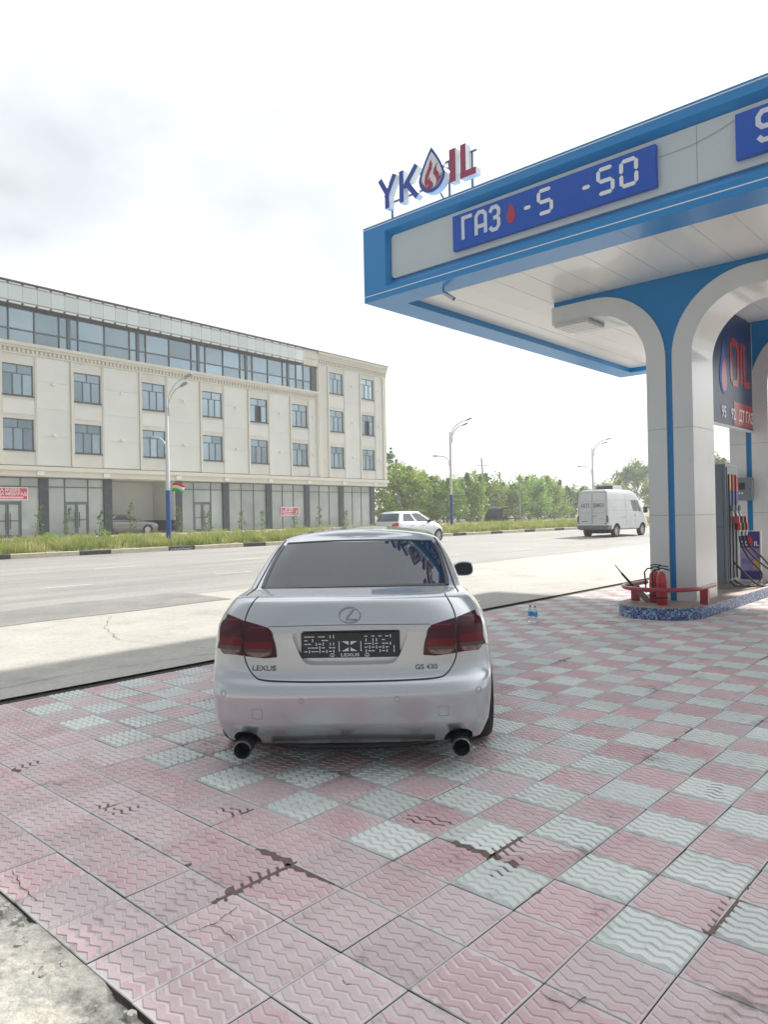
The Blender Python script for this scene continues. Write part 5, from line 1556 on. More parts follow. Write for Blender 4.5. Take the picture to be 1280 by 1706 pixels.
for a in S_: sapling(*a)
# a few taller leafy weeds in the grass
for k, (ratio, y, lab) in enumerate(((0.425, 31.0, 'leafy weed clump standing in the grass near the left picture edge'), (0.50, 31.5, 'leafy weed clump in the grass below the second shop door'),
                                (0.87, 31.0, 'yellowish weed clump in the grass left of the silver sedan roof'))):
    x = ratio * y; z = zg(x, y)
    e = empty('weed', (x, y, z)); tag(e, lab, 'plant', 'leafy weeds in the verge')
    C_ = [(random.gauss(0, .22), random.gauss(0, .22), random.uniform(.12, .55)) for _ in range(14)]
    link('foliage', leaf_cloud('foliage', C_, [0.14] * 14, 420, 0.07, m_leaf), e)
    MB().tube([(0, 0, 0), (0.02, 0, .5)], [0.012, 0.004], 5).build('stem', m_bark, e, wc=False)

# thin summer haze over the whole place
hz = MB().box(-120, -120, -2.0, 420, 260, 17.2).build('haze', None)
hz.data.materials.clear()
m_haze = bpy.data.materials.new('haze'); m_haze.use_nodes = True
hn = m_haze.node_tree.nodes; hn.remove(hn['Principled BSDF'])
pv = hn.new('ShaderNodeVolumePrincipled'); pv.inputs['Color'].default_value = (0.96, 0.98, 1.0, 1); pv.inputs['Density'].default_value = 0.0016
pv.inputs['Anisotropy'].default_value = 0.3
m_haze.node_tree.links.new(pv.outputs[0], hn['Material Output'].inputs['Volume'])
hz.data.materials.append(m_haze); tag(hz, kind='stuff')

# ================================================================== VEHICLES
def silver(name, base, metal=0.55, rough=0.28):
    mt = pm(name, base, rough, metal=metal, coat=1.0)
    return mt
m_silver = silver('silver_paint', (0.53, 0.555, 0.585), 0.85, 0.27)
m_tint = pm('tinted_glass', (0.014, 0.026, 0.042), 0.015, spec=0.5, ior=1.45)
m_rubber = pm('tyre_rubber', (0.022, 0.023, 0.025), 0.75, bump=0.3, bscale=60)
m_well = pm('wheel_well', (0.012, 0.012, 0.013), 0.9)
m_rim = pm('alloy_rim', (0.50, 0.51, 0.52), 0.3, metal=0.8)
m_chrome = pm('chrome', (0.40, 0.42, 0.45), 0.12, metal=1.0)
m_btrim = pm('black_trim', (0.018, 0.02, 0.023), 0.35)
m_seam = pm('panel_gap', (0.015, 0.017, 0.02), 0.7)

def ring_body(levels, SZ, tail_phi, n_flank, nose_phi, slots, matfn, crease, crown, cols=8, cutter=None, subdiv=2, ring0=4):
    nT, nN = len(tail_phi), len(nose_phi)
    def half(L):
        pts = []
        W = L['W']; s0, rt, nt = L['s0'], L['rt'], L['nt']; s1, rn, nn = L['s1'], L['rn'], L['nn']
        Wf = (lambda s: W) if not isinstance(W, (list, tuple)) else (lambda s: float(np.interp(s, SZ, W)))
        wt, wn_ = Wf(s0 + rt), Wf(s1 - rn)
        for p in tail_phi:
            a = math.radians(p)
            pts.append((s0 + rt * (1 - max(0, math.cos(a)) ** (2 / nt)), wt * max(0, math.sin(a)) ** (2 / nt)))
        for k in range(1, n_flank + 1):
            t = k / (n_flank + 1); s = (s0 + rt) * (1 - t) + (s1 - rn) * t
            pts.append((s, Wf(s) + L.get('bulge', 0) * math.sin(math.pi * t)))
        for p in nose_phi[::-1]:
            a = math.radians(p)
            pts.append((s1 - rn * (1 - max(0, math.cos(a)) ** (2 / nn)), wn_ * max(0, math.sin(a)) ** (2 / nn)))
        return [(s, u, float(np.interp(s, SZ, L['z'])) + L.get('arch', 0) * (1 - (u / max(wt, .01)) ** 2)) for s, u in pts]
    H = [half(L) for L in levels]
    M = len(H[0]) - 1
    R_ = 2 * M
    verts, faces, mats = [], [], []
    for h in H:
        for i in range(M + 1): verts.append((h[i][0], -h[i][1], h[i][2]))
        for i in range(M - 1, 0, -1): verts.append((h[i][0], h[i][1], h[i][2]))
    def seg(i):                       # half index and side of ring segment i
        return (i, -1) if i < M else (R_ - 1 - i, 1)
    K = len(H)
    for k in range(K - 1):
        for i in range(R_):
            j = (i + 1) % R_
            faces.append((k * R_ + i, k * R_ + j, (k + 1) * R_ + j, (k + 1) * R_ + i))
            mats.append(matfn(k, *seg(i)))
    # floor
    faces.append(tuple(range(R_))[::-1]); mats.append(ring0)
    # roof
    top = (K - 1) * R_
    Wmax = max(p[1] for p in H[-1])
    rows = {}
    for i in range(M + 1):
        if i in (0, M): rows[i] = [top + i] ; continue
        s, u, z = H[-1][i]
        row = [top + i]
        for c in range(1, cols):
            t = c / cols
            verts.append((s, -u + 2 * u * t, z + crown * (1 - (2 * t - 1) ** 2) * (u / Wmax)))
            row.append(len(verts) - 1)
        row.append(top + R_ - i); rows[i] = row
    for i in range(M):
        a, b = rows[i], rows[i + 1]
        if len(a) == 1:
            for c in range(cols): faces.append((a[0], b[c], b[c + 1])); mats.append(0)
        elif len(b) == 1:
            for c in range(cols): faces.append((a[c], b[0], a[c + 1])); mats.append(0)
        else:
            for c in range(cols): faces.append((a[c], b[c], b[c + 1], a[c + 1])); mats.append(0)
    me = bpy.data.meshes.new('body'); me.from_pydata(verts, [], faces)
    for s_ in slots: me.materials.append(s_[1])
    me.polygons.foreach_set('material_index', mats)
    bm = bmesh.new(); bm.from_mesh(me); bmesh.ops.recalc_face_normals(bm, faces=bm.faces); bm.to_mesh(me); bm.free()
    ca = me.attributes.new('crease_edge', 'FLOAT', 'EDGE')
    for e in me.edges:
        a, b = e.vertices
        if a < K * R_ and b < K * R_ and a // R_ == b // R_:
            ca.data[e.index].value = crease.get(a // R_, 0.0)
    me.update()
    o = bpy.data.objects.new('tmp_body', me); COL.objects.link(o)
    sm = o.modifiers.new('s', 'SUBSURF'); sm.levels = sm.render_levels = subdiv
    co = None
    if cutter is not None:
        cme = cutter.mesh('cutter', [s_[1] for s_ in slots])
        co = bpy.data.objects.new('tmp_cut', cme); COL.objects.link(co)
        bo = o.modifiers.new('b', 'BOOLEAN'); bo.operation = 'DIFFERENCE'; bo.solver = 'EXACT'; bo.object = co; bo.material_mode = 'INDEX'
    dg = bpy.context.evaluated_depsgraph_get()
    res = bpy.data.meshes.new_from_object(o.evaluated_get(dg))
    bpy.data.objects.remove(o)
    if co: bpy.data.objects.remove(co)
    return res

def split_slots(me, slots, parent, angle=38):
    """one object for each material slot in use; returns {slot name: object} and a BVH of the whole shell"""
    me.calc_loop_triangles()
    vs = [v.co.copy() for v in me.vertices]
    polys = [tuple(p.vertices) for p in me.polygons]
    mi = [p.material_index for p in me.polygons]
    bvh = BVHTree.FromPolygons(vs, polys)
    out = {}
    for k, (nm, mt) in enumerate(slots):
        fs = [p for p, m_ in zip(polys, mi) if m_ == k]
        if not fs: continue
        used = sorted({i for f_ in fs for i in f_}); mp = {i: j for j, i in enumerate(used)}
        m2 = bpy.data.meshes.new(nm); m2.from_pydata([vs[i] for i in used], [], [tuple(mp[i] for i in f_) for f_ in fs])
        m2.materials.append(mt)
        m2.polygons.foreach_set('use_smooth', [True] * len(fs)); m2.set_sharp_from_angle(angle=math.radians(angle)); m2.update()
        out[nm] = link(nm, m2, parent)
    return out, bvh

class Proj:
    """puts flat drawings onto the shell: from behind (u to the right, z up) or from a side (s forward, z up)"""
    def __init__(self, bvh): self.b = bvh
    def rear(self, u, z, off=0.003):
        h = self.b.ray_cast(Vector((-1.5, -u, z)), Vector((1, 0, 0)))
        q = u
        while h[0] is None and abs(q) > 0.02:
            q *= 0.99; h = self.b.ray_cast(Vector((-1.5, -q, z)), Vector((1, 0, 0)))
        if h[0] is None: return Vector((0.3, -u, z))
        n = h[1]
        if n.x > 0: n = -n
        return h[0] + n * off
    def side(self, s, z, sg=-1, off=0.003):
        h = self.b.ray_cast(Vector((s, sg * 2.5, z)), Vector((0, -sg, 0)))
        if h[0] is None: return Vector((s, sg * 0.8, z))
        n = h[1]
        if n.y * sg < 0: n = -n
        return h[0] + n * off
    def top(self, s, u, off=0.003):
        h = self.b.ray_cast(Vector((s, -u, 4)), Vector((0, 0, -1)))
        return h[0] + Vector((0, 0, off))
def dens(pts, step=0.02):
    P = [Vector(p) for p in pts]; out = []
    for a, b in zip(P[:-1], P[1:]):
        k = max(1, int((b - a).length / step))
        out += [a.lerp(b, i / k) for i in range(k)]
    return out + [P[-1]]
def smooth_line(pts, k=6):
    P = [Vector(p) for p in pts]; out = []
    for i in range(len(P) - 1):
        a, b, c, d = P[max(i - 1, 0)], P[i], P[i + 1], P[min(i + 2, len(P) - 1)]
        for t in np.linspace(0, 1, k, endpoint=False):
            out.append(0.5 * ((2 * b) + (c - a) * t + (2 * a - 5 * b + 4 * c - d) * t * t + (3 * b - a - 3 * c + d) * t ** 3))
    return out + [P[-1]]
def ribbon(mb, pts, w, f, off=0.0015, step=0.02):
    P = dens(pts, step); n = len(P); L_, R_ = [], []
    for i, p in enumerate(P):
        d = (P[min(i + 1, n - 1)] - P[max(i - 1, 0)]).normalized(); q = Vector((-d.y, d.x)) * w / 2
        L_.append(f(p.x + q.x, p.y + q.y, off)); R_.append(f(p.x - q.x, p.y - q.y, off))
    mb.add(L_ + R_, [(i, i + 1, n + i + 1, n + i) for i in range(n - 1)])
def rows_patch(mb, rows, f, off=0.004):
    """rows: equal-length lists of (a, b)"""
    c = len(rows[0]); vs = [f(p[0], p[1], off) for r in rows for p in r]
    mb.add(vs, [(i * c + j, i * c + j + 1, (i + 1) * c + j + 1, (i + 1) * c + j) for i in range(len(rows) - 1) for j in range(c - 1)])
def quad_rows(top, bot, nu=14, nv=8):
    def at(pl, t):
        L = [0.0]
        for a, b in zip(pl[:-1], pl[1:]): L.append(L[-1] + math.dist(a, b))
        q = t * L[-1]
        return (float(np.interp(q, L, [p[0] for p in pl])), float(np.interp(q, L, [p[1] for p in pl])))
    R_ = []
    for i in range(nv + 1):
        v = i / nv
        R_.append([tuple(np.array(at(top, j / nu)) * (1 - v) + np.array(at(bot, j / nu)) * v) for j in range(nu + 1)])
    return R_
def ell_rows(c, r, z0, z1, nu=14, nv=6):
    R_ = []
    for i in range(nv + 1):
        z = z0 + (z1 - z0) * i / nv; q = r[0] * max(0.0, 1 - abs((z - c[1]) / r[1]) ** 3.2) ** (1 / 3.2)
        R_.append([(c[0] - q + 2 * q * j / nu, z) for j in range(nu + 1)])
    return R_
def ell_line(c, r, a0, a1, k=26):
    return [(c[0] + r[0] * math.cos(math.radians(a)), c[1] + r[1] * math.sin(math.radians(a))) for a in np.linspace(a0, a1, k)]

def wheel(parent, s, y, r, w, sg, rim=m_rim, spokes=5):
    """sg: side the wheel faces (-1 right)"""
    t = MB().lathe([(r * .66, -w * .48), (r * .93, -w * .5), (r * .985, -w * .40), (r, -w * .2), (r, w * .2), (r * .985, w * .40), (r * .93, w * .5), (r * .66, w * .48)], 36, (s, y, r), 'y', cap=False).build('wheel', m_rubber, parent, smooth=40, wc=False)
    yo = sg * w * 0.40
    mb = MB(); mb.lathe([(r * .67, 0), (r * .66, sg * w * .47), (r * .60, sg * w * .46), (r * .58, sg * w * .2), (0.02, sg * w * .15)], 30, (s, y, r), 'y', cap=False)
    mb.lathe([(0.0, sg * w * .36), (r * .15, sg * w * .36), (r * .17, sg * w * .28), (0, sg * w * .28)], 16, (s, y, r), 'y')
    for k in range(spokes):
        a = 2 * math.pi * k / spokes + .3
        c, q = math.cos(a), math.sin(a); nx_, nz_ = -q, c
        p0, p1 = r * .12, r * .62
        vs = []
        for rad, hw in ((p0, r * .10), (p1, r * .085)):
            for dy in (sg * w * .34, sg * w * .24):
                for e_ in (-1, 1): vs.append((s + c * rad + nx_ * hw * e_, y + dy, r + q * rad + nz_ * hw * e_))
        mb.add(vs, [(0, 1, 5, 4), (2, 3, 7, 6), (0, 4, 6, 2), (1, 5, 7, 3), (4, 5, 7, 6)])
    mb.build('rim', rim, t, smooth=30, wc=False)
    return t

# ------------------------------------------------------------------ the silver sedan
def sedan(detail=True, paint=m_silver, slots_only=False):
    slots = [('body', paint), ('rear_window', m_tint), ('side_window', m_tint), ('side_window_', m_tint), ('side_window__', m_tint), ('side_window___', m_tint),
             ('windscreen', m_tint), ('underbody', m_well), ('pillar', m_btrim), ('number_recess', paint)]
    SZ = [0, 0.6, 1.2, 2.4, 3.4, 4.2, 4.8]
    lv = lambda z, W, s0, rt, nt, s1, rn, nn, **k: dict(z=z, W=W, s0=s0, rt=rt, nt=nt, s1=s1, rn=rn, nn=nn, **k)
    wl = lambda t, m: [t, t + (m - t) * .68, m, m, m, m - .01, m - .05]
    Lv = [lv([.125] * 7, .66, .30, .3, 3.0, 4.5, .6, 3),
          lv([.176, .172, .175, .18, .18, .18, .20], wl(.765, .83), .175, .22, 3.0, 4.72, .7, 2.6),
          lv([.318, .30, .27, .26, .26, .27, .29], wl(.802, .875), .034, .22, 3.2, 4.77, .75, 2.5),
          lv([.40, .41, .40, .38, .38, .38, .38], wl(.810, .90), .012, .23, 3.2, 4.80, .75, 2.5),
          lv([.50, .52, .52, .50, .50, .48, .46], wl(.812, .915), -.010, .24, 3.2, 4.82, .75, 2.5),
          lv([.558, .60, .62, .60, .60, .56, .54], wl(.815, .918), .008, .25, 3.2, 4.81, .75, 2.5),
          lv([.576, .66, .70, .68, .67, .63, .60], wl(.815, .917), .044, .25, 3.2, 4.79, .75, 2.5),
          lv([.60, .72, .76, .74, .73, .69, .64], wl(.814, .914), .062, .25, 3.2, 4.77, .75, 2.5),
          lv([.74, .80, .82, .80, .79, .75, .67], wl(.810, .902), .066, .26, 3.1, 4.74, .75, 2.5),
          lv([.88, .885, .88, .86, .85, .80, .70], wl(.792, .878), .060, .28, 3.0, 4.69, .78, 2.5),
          lv([.965, .955, .935, .905, .89, .84, .725], wl(.757, .842), .085, .30, 2.9, 4.62, .80, 2.4),
          lv([1.035, 1.015, .97, .94, .925, .86, .745], wl(.705, .795), .112, .34, 2.7, 4.55, .82, 2.4),
          lv([1.050, 1.038, .99, .955, .94, .875, .76], wl(.690, .765), .150, .36, 2.7, 4.46, .82, 2.4),
          lv([1.062, 1.062, 1.03, .985, .965, .90, .80], [.70, .705, .745, .75, .75, .74, .7], .60, .20, 2.8, 3.60, .42, 2.4),
          lv([1.2, 1.2, 1.205, 1.19, 1.19, 1.19, 1.19], .692, .965, .22, 2.9, 3.10, .36, 2.6),
          lv([1.345, 1.345, 1.345, 1.365, 1.35, 1.35, 1.35], .612, 1.36, .20, 3.3, 2.66, .30, 2.8),
          lv([1.372, 1.372, 1.372, 1.392, 1.372, 1.372, 1.372], .560, 1.45, .18, 3.3, 2.56, .28, 2.8)]
    tail_phi = [0, 9, 18, 28, 38, 48, 57, 66, 74, 82, 90]; nose_phi = [0, 10, 20, 31, 42, 53, 64, 74, 82, 90]
    nF = 12; nT = len(tail_phi)
    def matfn(k, i, sg):
        if k == 0: return 7
        if k in (13, 14):
            if i < 6: return 1
            if i >= nT + nF + 2: return 6
            f0 = nT + 1
            if f0 <= i <= f0 + 4: return 2 if sg < 0 else 3
            if i == f0 + 5: return 8
            if f0 + 6 <= i <= f0 + 10: return 4 if sg < 0 else 5
        return 0
    cut = MB()
    for s_ in (0.88, 3.74):
        for sg in (-1, 1):
            y0, y1 = sorted((sg * 0.60, sg * 1.2))
            n = 40; vs = []
            for yy in (y0, y1):
                for j in range(n):
                    a = 2 * math.pi * j / n; vs.append((s_ + 0.362 * math.cos(a), yy, 0.325 + 0.362 * math.sin(a)))
            cut.add(vs, [tuple(range(n))[::-1], tuple(range(n, 2 * n))] + [(j, (j + 1) % n, n + (j + 1) % n, n + j) for j in range(n)], 7)
    for sg in (-1, 1):
        n = 24; vs = []
        for xx in (-0.3, 0.36):
            for j in range(n):
                a = 2 * math.pi * j / n; vs.append((xx, sg * 0.637 + 0.088 * math.cos(a), 0.190 + 0.078 * math.sin(a)))
        cut.add(vs, [tuple(range(n))[::-1], tuple(range(n, 2 * n))] + [(j, (j + 1) % n, n + (j + 1) % n, n + j) for j in range(n)], 7)
    rec = smooth_line([(-.30, .868), (0, .870), (.30, .868), (.338, .850), (.335, .81), (.285, .70), (.245, .668), (.15, .662), (-.15, .662), (-.245, .668), (-.285, .70), (-.335, .81), (-.338, .850), (-.30, .868)], 4)[:-1]
    n = len(rec)
    cut.add([(-.3, -p.x, p.y) for p in rec] + [(.125, -p.x * .985, .765 + (p.y - .765) * .97) for p in rec], [tuple(range(n))[::-1], tuple(range(n, 2 * n))] + [(j, (j + 1) % n, n + (j + 1) % n, n + j) for j in range(n)], 9)
    crease = {1: .8, 2: .8, 4: .55, 5: .3, 6: .5, 7: .3, 9: .45, 11: .35, 13: .75, 15: .35, 0: 1}
    return slots, ring_body(Lv, SZ, tail_phi, nF, nose_phi, slots, matfn, crease, 0.052, cutter=cut, ring0=7)

slots, shell = sedan()
CAR = empty('silver_sedan', (3.171, 3.208, 0.0), math.radians(41.35), 1.07)
tag(CAR, 'silver sedan parked on the tiles with its back to the viewer', 'car')
parts, bvh = split_slots(shell, slots, CAR)
for nm in list(parts):
    if nm.endswith('_'): parts[nm].name = 'side_window'
PJ = Proj(bvh); rear, side = PJ.rear, PJ.side
body = parts['body']
def P_(mb, name, mt, parent=CAR, smooth=60): return mb.build(name, mt, parent, smooth=smooth, wc=False)

# boot lid outline, crease and bumper joints
lid = smooth_line([(-.575, 1.045), (-.606, .99), (-.626, .92), (-.629, .80), (-.627, .72), (-.605, .655), (-.562, .602), (-.50, .583), (-.30, .576), (0, .574), (.30, .576), (.50, .583), (.562, .602), (.605, .655), (.627, .72), (.629, .80), (.626, .92), (.606, .99), (.575, 1.045)], 8)
mb = MB(); ribbon(mb, lid, 0.0075, rear, 0.0012); P_(mb, 'boot_gap', m_seam, body)
mb = MB(); ribbon(mb, smooth_line([(-.475, .892), (-.2, .897), (0, .898), (.2, .897), (.475, .892)]), 0.0035, rear, 0.0008); P_(mb, 'boot_crease_shade', m_seam, body)  # dark line painted along the crease for its shade, no gap here
for sg in (-1, 1):
    mb = MB(); ribbon(mb, [(sg * .805, .752), (sg * .848, .735)], 0.005, rear, 0.001); P_(mb, 'bumper_gap', m_seam, body)
    mb = MB(); ribbon(mb, [(.30, .742), (.45, .735), (.56, .70)], 0.005, lambda a, b, o, sg=sg: side(a, b, sg, o), 0.001); P_(mb, 'bumper_gap', m_seam, body)
# rear lamps
m_lamp_dark = pm('lamp_smoked', (0.050, 0.005, 0.011), 0.08, coat=0.2, spec=0.3)
m_lamp_plum = pm('lamp_plum', (0.052, 0.004, 0.014), 0.10, coat=0.15, spec=0.3)
m_lamp_red = pm('lamp_red', (0.12, 0.002, 0.010), 0.08, coat=0.15, spec=0.3)
m_lamp_clear = pm('lamp_clear', (0.26, 0.20, 0.17), 0.10, coat=0.4, spec=0.3, base2=(0.07, 0.04, 0.04), nscale=25, coords='obj')
m_lamp_dark2 = pm('lamp_grey', (0.075, 0.045, 0.045), 0.10, coat=0.4, spec=0.3)
m_lamp_ring = pm('lamp_ring', (0.26, 0.006, 0.035), 0.2, coat=0.3)
m_lamp_ring2 = pm('lamp_ring_pale', (0.34, 0.22, 0.20), 0.2, coat=0.5)
for sg in (-1, 1):
    mir = lambda pl: [(sg * a, b) for a, b in pl]
    for nm, top, bot, el in (('tail_lamp', [(.478, .886), (.55, .905), (.622, .921)], [(.430, .714), (.50, .708), (.622, .719)], ((.537, .803), (.086, .088))),
                             ('tail_lamp', [(.634, .923), (.69, .939), (.748, .953)], [(.634, .720), (.70, .730), (.803, .758)], ((.714, .826), (.074, .104)))):
        rows = quad_rows(mir(top), mir(bot), 16, 12)
        if nm == 'tail_lamp' and abs(top[0][0]) < .6:         # slanted, rounded inner edge
            for i, r in enumerate(rows):
                v = i / 12; shift = -sg * 0.020 * math.sin(math.pi * v) * 0.6
                rows[i] = [(p[0] + shift * (1 - j / 16) * (1 if abs(r[0][0]) < abs(r[-1][0]) else 1), p[1]) for j, p in enumerate(r)]
        mb = MB(); rows_patch(mb, rows, rear, 0.006); lamp = P_(mb, nm, m_lamp_dark)
        c, r = el; c = (sg * c[0], c[1])
        zr0, zr1 = c[1] - r[1] * .48, c[1] + r[1] * .02
        for z0, z1, mt, pn_ in ((zr1, c[1] + r[1] * .98, m_lamp_plum, 'upper_lens'), (zr0, zr1, m_lamp_red, 'red_band'), (c[1] - r[1] * .70, zr0, m_lamp_dark2, 'lower_lens'), (c[1] - r[1] * .97, c[1] - r[1] * .70, m_lamp_clear, 'clear_lens')):
            mb = MB(); rows_patch(mb, ell_rows(c, r, z0, z1), rear, 0.0085); P_(mb, pn_, mt, lamp)
        mb = MB(); ribbon(mb, [(p[0], p[1]) for p in ell_rows(c, r, c[1] + r[1] * .93, c[1] + r[1] * .97)[0]], 0.004, rear, 0.0105, 0.01); P_(mb, 'upper_ring', m_lamp_ring, lamp)
        mb = MB(); ribbon(mb, ell_line(c, (r[0] * .95, r[1] * .95), 225, 315), 0.004, rear, 0.0105, 0.01); P_(mb, 'lower_ring', m_lamp_ring2, lamp)
# emblem: oval ring with a slanted L
mb = MB()
ribbon(mb, ell_line((0.004, .953), (.062, .043), 0, 360, 44), 0.009, rear, 0.006, 0.02)
ribbon(mb, [(0.030, .990), (-0.020, .928), (0.052, .928)], 0.0095, rear, 0.0065, 0.01)
m_embl = pm('emblem_chrome', (0.30, 0.32, 0.35), 0.15, metal=0.9)
o = P_(mb, 'emblem', m_embl); so = o.modifiers.new('t', 'SOLIDIFY'); so.thickness = 0.004
m_badge = pm('dark_chrome', (0.15, 0.16, 0.18), 0.25, metal=0.7)
def badge(s_, u0, z0, size, ext=1.0, name='badge', mt=m_badge, off=0.003, parent=CAR):
    mb = MB(); map_text(mb, text_mesh(s_, size, 0, 'LEFT', bold=0.0008, xscale=ext), lambda v: rear(u0 + v[0], z0 + v[1], off))
    o = P_(mb, name, mt, parent); so = o.modifiers.new('t', 'SOLIDIFY'); so.thickness = 0.003
    return o
badge('LEXUS', -.580, .636, .042, 1.2)
badge('GS 430', .380, .632, .040, 1.1)
# number plate holder with its scattered pale marks
m_plate = pm('plate_black', (0.018, 0.022, 0.028), 0.4); m_mark = pm('plate_mark', (0.62, 0.66, 0.68), 0.5)
PXf = 0.082
pl = box_obj('number_plate', PXf, -.293, .703, PXf + .018, .288, .853, m_plate, CAR, bevel=0.008, wc=False)
def pbox(mb, u0, z0, u1, z1): mb.box(PXf - .0022, -u1, z0, PXf - .0005, -u0, z1)
mb = MB(); rp = random.Random(11)
for side_ in (-1, 1):
    for cx in range(9):
        for cz in range(5):
            if rp.random() < 0.24: continue
            u = side_ * (0.095 + cx * 0.0205); z = .742 + cz * .0215
            if rp.random() < .5: pbox(mb, u - .0088, z - .0027, u + .0088, z + .0027)
            else: pbox(mb, u - .0027, z - .009, u + .0027, z + .009)
for a in (-.066, .062):
    pbox(mb, a, .742, a + .005, .80)
    pbox(mb, a - .001, .742, a + .009, .747)
P_(mb, 'plate_marks', m_mark, pl, None)['kind'] = 'stuff'
mb = MB()
for sg in (-1, 1):
    for z0, z1, zz in ((.800, .778, .800), (.742, .764, .742)):
        a, b = (sg * .045 - .002, z0), (sg * .006 - .002, z0); c = (sg * .006 - .002, z1)
        tri = [a, b, c]
        mb.add([(PXf - .0024, -p[0], p[1]) for p in tri] + [(PXf - .0006, -p[0], p[1]) for p in tri], [(0, 1, 2), (3, 4, 5), (0, 1, 4, 3), (1, 2, 5, 4), (2, 0, 3, 5)])
P_(mb, 'plate_cross', m_mark, pl, None)
mb = MB(); map_text(mb, text_mesh('LEXUS', .026, 0, 'CENTER', bold=.0004, xscale=1.5), lambda v: (PXf - .0015, -(v[0] + 0.0), .712 + v[1])); P_(mb, 'plate_lettering', m_mark, pl, None)
for u in (-.105, .10):
    mb = MB(); E2 = ell_line((u, .7195), (.013, .0095), 0, 360, 20)
    ribbon(mb, E2, .003, lambda a, b, o_: Vector((PXf - .0015, -a, b)), 0); ribbon(mb, [(u + .006, .728), (u - .004, .714), (u + .009, .714)], .003, lambda a, b, o_: Vector((PXf - .0015, -a, b)), 0)
    P_(mb, 'plate_logo', m_mark, pl, None)
# parking sensors, tow eye covers
m_sensor = pm('sensor_edge', (0.30, 0.31, 0.33), 0.4)
for u, z in ((-.281, .473), (.270, .477), (.748, .508), (-.748, .508)):
    mb = MB(); ribbon(mb, ell_line((u, z), (.016, .016), 0, 360, 20), .004, rear, .001, .01); P_(mb, 'parking_sensor', m_sensor)
for u, z in ((-.546, .392), (.539, .396)):
    h = .029
    sq = smooth_line([(u - h, z - h * .8), (u - h * .8, z - h), (u + h * .8, z - h), (u + h, z - h * .8), (u + h, z + h * .8), (u + h * .8, z + h), (u - h * .8, z + h), (u - h, z + h * .8), (u - h, z - h * .8)], 3)
    mb = MB(); ribbon(mb, sq, .003, rear, .001, .01); P_(mb, 'tow_cover', m_sensor)
# dark lower valance between the exhausts, exhaust tips
mb = MB()
for k in range(2):
    z0, z1 = (.178, .150) if k == 0 else (.149, .125)
    vs = []
    for i in range(25):
        u = -.50 + 1.0 * i / 24; cv = 1 - (u / .50) ** 4
        vs += [(.13 + .03 * (u / .5) ** 2, -u, z0), (.14 + k * .03 + .03 * (u / .5) ** 2, -u, z0 - (z0 - z1) * (0.2 + .8 * cv))]
    mb.add(vs, [(2 * i, 2 * i + 2, 2 * i + 3, 2 * i + 1) for i in range(24)])
P_(mb, 'valance', m_btrim)
m_tip = pm('exhaust_steel', (0.22, 0.25, 0.28), 0.28, metal=0.9)
for sg in (-1, 1):
    y = -sg * .640
    t = P_(MB().lathe([(.050, .30), (.052, .02), (.0525, .0), (.049, -.004), (.046, .01), (.045, .28)], 28, (.055, y, .178), 'x'), 'exhaust_tip', m_tip)
    P_(MB().lathe([(0, .12), (.0455, .12), (.0455, .125), (0, .125)], 24, (.055, y, .178), 'x'), 'exhaust_bore', m_well, t)
# trims along the rear window
for sg in (-1, 1):
    mb = MB(); ribbon(mb, smooth_line([(sg * .618, 1.066), (sg * .617, 1.13), (sg * .60, 1.24), (sg * .576, 1.32)]), 0.026, rear, .003); P_(mb, 'window_trim', m_btrim)
    mb = MB(); ribbon(mb, smooth_line([(sg * .668, 1.045), (sg * .650, 1.13), (sg * .617, 1.27), (sg * .575, 1.355)]), 0.009, rear, .002); P_(mb, 'roof_gap', m_seam, body)
mb = MB(); ribbon(mb, smooth_line([(-.55, 1.333), (-.3, 1.344), (0, 1.348), (.3, 1.344), (.55, 1.333)]), 0.009, rear, .002); P_(mb, 'roof_gap', m_seam, body)
mb = MB(); ribbon(mb, smooth_line([(-.60, 1.067), (-.3, 1.071), (0, 1.073), (.3, 1.071), (.60, 1.067)]), 0.010, rear, .003); P_(mb, 'window_trim', m_btrim)
